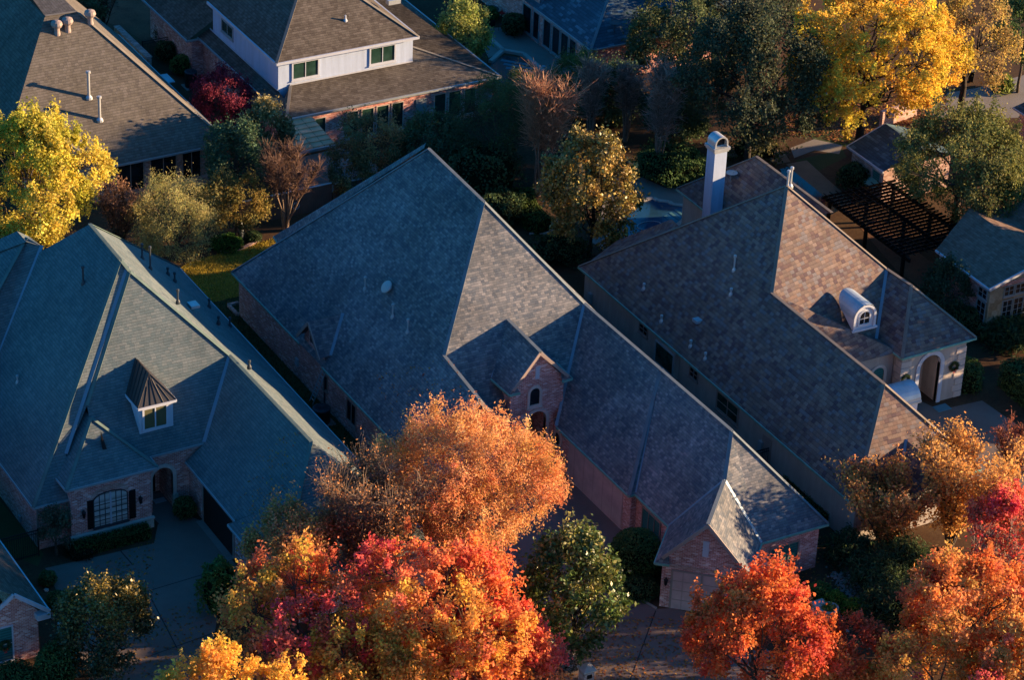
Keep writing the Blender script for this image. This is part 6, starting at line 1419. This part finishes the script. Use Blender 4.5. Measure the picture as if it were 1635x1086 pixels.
# perforated wall at the upper right
a = at(1408, 178, 1.3); b = at(1464, 158, 1.3); t = empty('brick_garden_wall', V((a.x, a.y, 0)), 'red brick garden wall with cross-shaped openings under the yellow maple', 'wall')
d = V((b.x-a.x, b.y-a.y, 0)); ln = d.length; d.normalize(); m = MB(); m.bar(V((a.x, a.y, .65)), V((b.x, b.y, .65)), .3, 1.3); m.build('wall_face', M['brick_pale'], t)
fr = Fr((a.x, a.y), (d.x, d.y))
for k in range(4):
    u = ln*(k+.6)/4.2; m = MB(); fbox(m, fr, u-.06, u+.06, .7, 1.15, .15, .156); fbox(m, fr, u-.2, u+.2, .86, .99, .15, .157); m.build('cross_opening', M['black'], t)

# ================================================================== air conditioners
def condenser(px, py, label, r=.42, h=.95, top=True):
    p = at(px, py, 0); t = empty('air_conditioner', p, label, 'air conditioner', 'air conditioner units beside the houses')
    m = MB(); m.lathe(p, [(r, .06), (r, h-.05), (r*1.04, h-.04), (r*1.04, h)], 18); m.build('casing', M['ac'], t, True)
    m = MB(); m.lathe(p+V((0, 0, h)), [(r*.99, .002), (r*.99, .03), (r*.8, .05), (r*.78, .02)], 18); 
    for k in range(8): a = k*math.pi/8; m.bar(p+V((math.cos(a)*r*.85, math.sin(a)*r*.85, h+.05)), p-V((math.cos(a)*r*.85, math.sin(a)*r*.85, -h-.05)), .02, .02)
    m.build('fan_guard', M['vent_dark'], t)
    m = MB(); m.box(p+V((0, 0, .03)), r*2.5, r*2.5, .06); m.build('base_pad', M['patio'], t)
condenser(305, 138, 'tall dark air conditioner against the brick side wall near the maroon maple', .46, 1.25)
condenser(513, 674, 'air conditioner under the ladder beside the middle house', .55, 1.0); condenser(593, 762, 'lower air conditioner between the left and middle house, near the tan-orange tree', .55, .9)
m = MB(); p = at(1011, 545, 0); t = empty('air_conditioner', V((5.5, p.y, 0)), 'dark air conditioner against the stucco side wall', 'air conditioner', 'air conditioner units beside the houses')
m.lathe((5.5, p.y, 0), [(.42, .05), (.42, .95), (.2, 1.0)], 16); m.build('casing', M['ac'], t, True)
# shrubs along the stucco wall
bush('round_shrub', 1027, 548, 10, 10, 'small dark shrub at the foot of the stucco side wall', HEDGE, seed=80, n=900, zc=.5)
bush('round_shrub', 1112, 632, 10, 9, 'small green shrub showing over the ridge before the stucco side wall', MIDGREEN, seed=81, n=900, zc=.6)
# ladder leaning on the middle house
base = at(497, 643, 0); top = atx(518, 590, -14.75); t = empty('ladder', base, 'pale blue ladder leaning on the brick side of the middle house', 'ladder')
s = V((0, -.22, 0)); 
for k in (-1, 1): m = MB(); m.bar(base+s*k, top+s*k, .07, .035, (1, 0, 0)); m.build('rail', M['zinc'], t)
for k in range(1, 10): c = base.lerp(top, k/10.0); m = MB(); m.bar(c-s, c+s, .04, .04); m.build('rung', M['galv'], t)
m = MB(); p = atx(474, 578, -14.62); m.box(p, .12, .4, .5); tag(m.build('meter_box', M['zinc'], loc=p), 'blue-grey meter box on the brick side wall of the middle house', 'meter box')

# ================================================================== pergola
z = 2.7; a = at(1320, 318, z); b = at(1423, 399, z); c = at(1394, 305, z)
t = empty('pergola', V((a.x, b.y, 0)), 'dark slatted pergola beside the stucco house', 'pergola'); x0 = a.x; x1 = x0+5.4; y0 = a.y; y1 = b.y-1.5
for x in (x0, x0+3.2, x1):
    m = MB(); m.bar(V((x, y0+.3, z)), V((x, y1-.3, z)), .14, .26); m.build('beam', M['darkwood'], t)
    for y in (y0-.4, (y0+y1)/2, y1+.4): m = MB(); m.box((x, y, z/2-.06), .2, .2, z-.12); m.build('post', M['darkwood'], t)
y = y0
m = MB()
while y > y1:
    m.bar(V((x0-.4, y, z+.22)), V((x1+.4, y, z+.22)), .06, .18); y -= .42
m.build('rafters', M['darkwood'], t); x = x0-.1; m = MB()
while x < x1: m.bar(V((x, y0+.3, z+.345)), V((x, y1-.3, z+.345)), .045, .05); x += .5
m.build('slats', M['darkwood'], t)

# ================================================================== terrace furniture
def garden_chair(p, rz, label, mat='black', group='garden chairs round the dark table', cat='chair'):
    t = empty('garden_chair', p, label, cat, group); c, s = math.cos(rz), math.sin(rz); ax = V((c, s, 0)); ay = V((-s, c, 0))
    m = MB(); m.box(p+V((0, 0, .45)), .5, .5, .05, ax); m.build('seat', M[mat], t)
    m = MB(); m.bar(p-ax*.25+V((0, 0, .47)), p-ax*.36+V((0, 0, 1.0)), .5, .05, ax); m.build('backrest', M[mat], t)
    for i in (-1, 1):
        for j in (-1, 1): m = MB(); m.tube(p+ax*.22*i+ay*.22*j, p+ax*.2*i+ay*.2*j+V((0, 0, .43)), .02, n=6); m.build('leg', M['black'], t)
p = at(782, 27, 0); t = empty('garden_table', p, 'round dark patio table on the terrace at the top', 'table')
m = MB(); m.lathe(p, [(.7, .71), (.72, .73), (.72, .75), (.05, .755)], 20); m.build('tabletop', M['vent_dark'], t)
m = MB(); m.lathe(p, [(.3, 0), (.3, .04), (.05, .08), (.05, .71)], 12); m.build('pedestal', M['black'], t)
garden_chair(at(801, 28, 0), math.radians(200), 'bright red garden chair by the dark patio table', 'red_fabric')
garden_chair(at(802, 48, 0), math.radians(120), 'black chair nearest the terrace edge, below the red chair')
garden_chair(at(783, 48, 0), math.radians(80), 'black chair left of another chair in front of the dark table')
garden_chair(at(766, 34, 0), math.radians(20), 'black chair partly behind the sunlit upright shrub')
m = MB(); p = at(868, 105.5, 0); m.lathe(p, [(.16, .0125), (.16, .03), (.05, .035)], 16); tag(m.build('skimmer_lid', M['trim'], loc=p), 'round white skimmer lid set in the terrace', 'lid')

# ================================================================== front garden items
p = at(935, 1098, 0); t = empty('brick_mailbox', p, 'brick mailbox pillar with a pale pyramid cap at the bottom edge', 'mailbox')
m = MB(); m.box(p+V((0, 0, .6)), .62, .62, 1.2); m.build('pillar', M['brick_pale'], t)
m = MB(); q = .4; z = 1.2; cs = [p+V((i*q, j*q, z)) for i, j in ((-1, -1), (1, -1), (1, 1), (-1, 1))]; cu = [c+V((0, 0, .09)) for c in cs]; ap = p+V((0, 0, z+.24))
for i in range(4): m.quad(cs[i], cs[(i+1) % 4], cu[(i+1) % 4], cu[i]); m.poly([cu[i], cu[(i+1) % 4], ap])
m.poly(cs[::-1]); m.build('cap', M['coping'], t)
m = MB(); fbox(m, Front(p.y-.31, p.x), -.15, .15, .78, 1.02, 0, .03); m.build('letter_door', M['darkwood'], t)
p = at(1321, 992, 0); t = empty('stone_planter', p, 'round pale stone urn planter beside the vivid orange-red tree', 'planter')
m = MB(); m.lathe(p, [(.3, 0), (.3, .08), (.2, .14), (.2, .3), (.42, .6), (.55, .85), (.58, .92), (.46, .92), (.44, .82)], 20); m.build('bowl', M['coping'], t, True)
rng = np.random.default_rng(3); P = rng.normal(size=(260, 3))*np.array([[.2, .2, .09]])+np.array([[0, 0, .93]]); v, q = leaf_quads(rng, P, unit(P), .07); mesh_np('foliage', v, q, M['leaf_soft'], np.clip(palette_pick(rng, BRIGHT+[(2, (.5, .35, .08))], 260), 0, 1), parent=t)
m = MB(); p = at(1306, 985, 0); m.box(p+V((0, 0, .42)), .7, .5, .84); m.box(p+V((0, 0, .88)), .82, .62, .1); tag(m.build('stone_pier', M['coping'], loc=p), 'short pale stone pier left of the urn planter', 'pier')
p = at(385, 388, 0); t = empty('garden_statue', p, 'small grey garden statue on a dark pedestal by the green shrubs', 'statue')
m = MB(); m.lathe(p, [(.22, 0), (.22, .1), (.15, .14), (.15, .7), (.2, .76), (.2, .8)], 12); m.build('pedestal', M['vent_dark'], t)
m = MB(); m.lathe(p, [(.12, .8), (.17, .95), (.13, 1.12), (.2, 1.3), (.17, 1.45), (.07, 1.52), (.11, 1.6), (.11, 1.7), (.04, 1.78)], 12); m.build('figure', M['gutter'], t, True)
# wreaths
def wreath(fr, u, z, r, label, name='wreath', bow=True):
    c = fr.pt(u, z, .1); t = empty(name, c, label, 'wreath', 'christmas wreaths'); rng = np.random.default_rng(int(abs(u*100))+5); n = 900
    a = rng.uniform(0, 2*math.pi, n); P = np.array([[*(fr.u*(math.cos(x)*r)+V((0, 0, math.sin(x)*r)))] for x in a])+rng.normal(size=(n, 3))*.05
    v, q = leaf_quads(rng, P, unit(rng.normal(size=(n, 3))), .06, .3); mesh_np('greenery', v, q, M['leaf_soft'], np.clip(palette_pick(rng, DKGREEN, n), 0, 1), parent=t)
    if bow:
        m = MB(); b = c-V((0, 0, r))+fr.n*.06
        for s in (-1, 1): m.poly([b, b+fr.u*.14*s+V((0, 0, .07)), b+fr.u*.14*s-V((0, 0, .07))]); m.poly([b, b+fr.u*.1*s-V((0, 0, .2)), b+fr.u*.02*s-V((0, 0, .2))])
        m.build('bow', M['red_fabric'], t)
wreath(HC_PF, *HC_PF.pix(1444.5, 604.5), .26, 'dark wreath left of the arched porch opening'); wreath(HC_PF, *HC_PF.pix(1522, 584), .26, 'dark wreath with red bow right of the arched porch opening')
wreath(HF_FR, *HF_FR.pix(7, 1030), .26, 'dark wreath on the teal window in the lower left corner')
m = MB(); p = at(1504, 652, 0); m.box(p+V((0, 0, .025)), 1.0, .7, .03); tag(m.build('doormat', M['pool_step'], loc=p), 'dark blue doormat before the arched porch', 'doormat')
m = MB(); p = at(255, 800, 0); m.box(p+V((0, 0, .025)), .7, .45, .025); tag(m.build('doormat', M['zinc'], loc=p), 'pale blue doormat in the arched entry of the left house', 'doormat')
# hose ring on the board fence
m = MB(); fr = Front(a.y if False else at(428.5, 313.7, 1.9).y-.03, 0); u, z = fr.pix(472, 328)
for k in range(18):
    t0 = 2*math.pi*k/18; t1 = 2*math.pi*(k+1)/18; m.bar(fr.pt(u+.24*math.cos(t0), z+.24*math.sin(t0), .06), fr.pt(u+.24*math.cos(t1), z+.24*math.sin(t1), .06), .09, .07, fr.n)
tag(m.build('hose_coil', M['gutter'], loc=fr.pt(u, z)), 'blue-grey coil of hose hung on the board fence', 'hose')
# bins and tubs at the upper right
for i, (px, py, l) in enumerate(((1538, 132, 'left black bin of the pair by the upper right drive'), (1550, 130, 'right black bin of the pair by the upper right drive'))):
    p = at(px, py, 0); t = empty('wheelie_bin', p, l, 'bin', 'black bins'); m = MB(); m.lathe(p, [(.26, .05), (.34, .95)], 4); m.build('body', M['black'], t); m = MB(); m.box(p+V((0, 0, 1.0)), .56, .6, .08); m.build('lid', M['vent_dark'], t)
p = at(1507, 122, 0); t = empty('barrel_planter', p, 'tan half-barrel planter beside the big yellow maple', 'planter'); m = MB(); m.lathe(p, [(.42, 0), (.52, .35), (.48, .62), (.42, .62), (.42, .5)], 18); m.build('barrel', M['fence_wood'], t)
# rocks
def rock(p, r, label, group, seed):
    rng = random.Random(seed); m = MB(); rings = []
    for ph in (-.6, .1, .7): rings.append([p+V((r*math.cos(ph)*math.cos(t)*rng.uniform(.8, 1.2), r*math.cos(ph)*math.sin(t)*rng.uniform(.8, 1.2), r*.65*(math.sin(ph)+.5))) for t in [2*math.pi*k/8 for k in range(8)]])
    for A_, B_ in zip(rings, rings[1:]):
        for k in range(8): m.quad(A_[k], A_[(k+1) % 8], B_[(k+1) % 8], B_[k])
    m.poly(rings[-1]); tag(m.build('edging_rock', M['coping'], None, False, p), label, 'rock', group)
for i, (px, py, r) in enumerate(((84, 980, .22), (86, 988, .2), (95, 998, .14), (98, 1006, .26), (104, 1014, .24), (80, 972, .16), (74, 944, .15))):
    rock(at(px, py, 0), r, 'pale edging rock between the corner house and the left drive', 'edging rocks by the left drive', i)
# dry creek gravel
rng = np.random.default_rng(11); vs, qs, cs = [], [], []
line = gpx([(1348, 918), (1362, 945), (1378, 965), (1392, 985), (1402, 1005), (1412, 1030)]); n0 = 0
for i in range(900):
    k = rng.uniform(0, len(line)-1.001); j = int(k); p = line[j].lerp(line[j+1], k-j)+V((rng.normal()*.55, rng.normal()*.4, .03)); r = rng.uniform(.04, .13)
    o = rng.uniform(0, 6)
    for zz, rr in ((0, 1.0), (.55, .75)):
        for a_ in range(5): vs.append((p.x+r*rr*math.cos(o+a_*1.257)*rng.uniform(.8, 1.2), p.y+r*rr*math.sin(o+a_*1.257)*rng.uniform(.8, 1.2), p.z+r*zz))
    for a_ in range(5): qs.append((n0+a_, n0+(a_+1) % 5, n0+5+(a_+1) % 5, n0+5+a_))
    qs.append((n0+5, n0+6, n0+7, n0+8)); qs.append((n0+8, n0+9, n0+5, n0+5)); n0 += 10
qs = [q if q[2] != q[3] else (q[0], q[1], q[2], q[2]) for q in qs]
me = bpy.data.meshes.new('river_gravel'); me.from_pydata(vs, [], [tuple(dict.fromkeys(q)) for q in qs]); me.materials.append(M['rock']); o = bpy.data.objects.new('river_gravel', me); COL.objects.link(o); o['kind'] = 'stuff'; o['label'] = 'bed of grey river stones between the shrubs at lower right'; o['category'] = 'gravel'
# grass and fallen leaves
def scatter(name, poly_px, n, size, pal, upr, z=.02, label='', cat='', asp=.3, seed=0):
    rng = np.random.default_rng(9000+seed); pts = gpx(poly_px); xs = [p.x for p in pts]; ys = [p.y for p in pts]; out = []
    def inside(x, y):
        c = False; j = len(pts)-1
        for i in range(len(pts)):
            if (pts[i].y > y) != (pts[j].y > y) and x < (pts[j].x-pts[i].x)*(y-pts[i].y)/(pts[j].y-pts[i].y)+pts[i].x: c = not c
            j = i
        return c
    while len(out) < n:
        x = rng.uniform(min(xs), max(xs)); y = rng.uniform(min(ys), max(ys))
        if inside(x, y): out.append((x, y, z+abs(rng.normal())*.01))
    P = np.array(out); 
    if upr:
        o = rng.normal(size=(n, 3))*np.array([[1, 1, .1]]); a = unit(np.array([[0, 0, 1.]])+rng.normal(size=(n, 3))*.35); b = unit(np.cross(a, unit(o))); s = size*rng.uniform(.6, 1.3, size=(n, 1))
        v = np.stack([P-b*s*asp, P+b*s*asp, P+a*s*1.2+b*s*.05, P+a*s*1.2-b*s*.05], 1).reshape(-1, 3); q = np.arange(4*n).reshape(n, 4)
    else: v, q = leaf_quads(rng, P, np.tile(np.array([[0, 0, 1.]]), (n, 1)), size, .7, 2.5)
    c = np.clip(palette_pick(rng, pal, n)*(1+.25*rng.normal(size=(n, 1))), .004, .9)
    o = mesh_np(name, v, q, M['leaf'], c); o['kind'] = 'stuff'; o['label'] = label; o['category'] = cat; return o
GR_SUN = [(3, (.46, .35, .05)), (2, (.54, .40, .08)), (1, (.28, .25, .04))]  # blades coloured brighter to stand in for sun on the lawn
scatter('grass', [(262, 452), (300, 420), (360, 402), (452, 378), (500, 372), (470, 420), (400, 470), (330, 485)], 14000, .09, GR_SUN, True, .004, 'short lawn grass between the left and middle house, sunlight painted in as yellow-green', 'grass', .25, 1)
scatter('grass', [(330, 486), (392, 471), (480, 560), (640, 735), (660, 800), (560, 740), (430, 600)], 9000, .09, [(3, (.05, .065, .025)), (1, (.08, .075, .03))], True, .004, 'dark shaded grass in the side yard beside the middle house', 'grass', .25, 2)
FL_ = [(3, (.40, .16, .05)), (2, (.46, .26, .06)), (1, (.36, .08, .05))]
scatter('fallen_leaves', [(880, 1000), (1050, 985), (1180, 1010), (1150, 1120), (900, 1120), (840, 960), (800, 800)], 1800, .075, FL_, False, .022, 'fallen orange leaves scattered on the middle driveway', 'leaves', seed=3)
scatter('fallen_leaves', [(1180, 150), (1300, 130), (1400, 140), (1500, 120), (1520, 170), (1450, 215), (1420, 240), (1340, 228), (1300, 218), (1220, 215)], 6000, .11, [(3, (.30, .13, .06)), (2, (.42, .26, .06)), (2, (.20, .09, .05))], False, .022, 'brown and yellow leaf litter under the big yellow maple', 'leaves', seed=4)
scatter('fallen_leaves', [(230, 1000), (340, 930), (340, 1080), (220, 1086), (120, 920), (250, 860)], 700, .075, FL_, False, .022, 'fallen leaves near the crimson tree on the left drive', 'leaves', seed=5)
scatter('fallen_leaves', [(1250, 880), (1330, 850), (1500, 890), (1640, 960), (1640, 1080), (1300, 1080), (1260, 1000)], 2500, .08, FL_, False, .022, 'fallen leaves over the dark front bed at lower right', 'leaves', seed=6)
scatter('fallen_leaves', [(560, 240), (900, 120), (1060, 260), (900, 420), (820, 380), (700, 260)], 3000, .08, [(3, (.10, .07, .04)), (2, (.05, .06, .03))], False, .022, 'dull fallen leaves over the shaded middle garden', 'leaves', seed=7)

def roof_leaves(poly_px, pl, n, label, seed):
    rng = np.random.default_rng(seed); a, b, c = pl; nn = (b-a).cross(c-a).normalized(); nn = nn if nn.z > 0 else -nn; P = []
    xs = [p[0] for p in poly_px]; ys = [p[1] for p in poly_px]
    while len(P) < n:
        x = rng.uniform(min(xs), max(xs)); y = rng.uniform(min(ys), max(ys)); c_ = False; j = len(poly_px)-1
        for i in range(len(poly_px)):
            if (ys[i] > y) != (ys[j] > y) and x < (xs[j]-xs[i])*(y-ys[i])/(ys[j]-ys[i])+xs[i]: c_ = not c_
            j = i
        if c_: P.append((onpl(x, y, a, b, c)+nn*.05)[:])
    P = np.array(P); v, q = leaf_quads(rng, P, np.tile(np.array([[*nn]]), (n, 1)), .065, .7, 2.5)
    o = mesh_np('fallen_leaves', v, q, M['leaf'], np.clip(palette_pick(rng, FL_, n)*(1+.25*rng.normal(size=(n, 1))), .01, .9)); o['kind'] = 'stuff'; o['label'] = label; o['category'] = 'leaves'
roof_leaves([(420, 700), (480, 690), (470, 790), (400, 840), (370, 830)], (P3(-22.6, -5.9, 7.6), P3(-26.78, -8.9, E0), P3(-26.8, -15.93, E0)), 130, 'stray leaves on the left house garage roof', 21)
roof_leaves([(600, 600), (720, 570), (760, 640), (620, 660)], (P3(-14.9, 10.76, E0), P3(-14.9, -15.8, E0), P3(-11.1, -10.9, 7.27)), 90, 'stray leaves on the middle house roof above the tan-orange tree', 22)
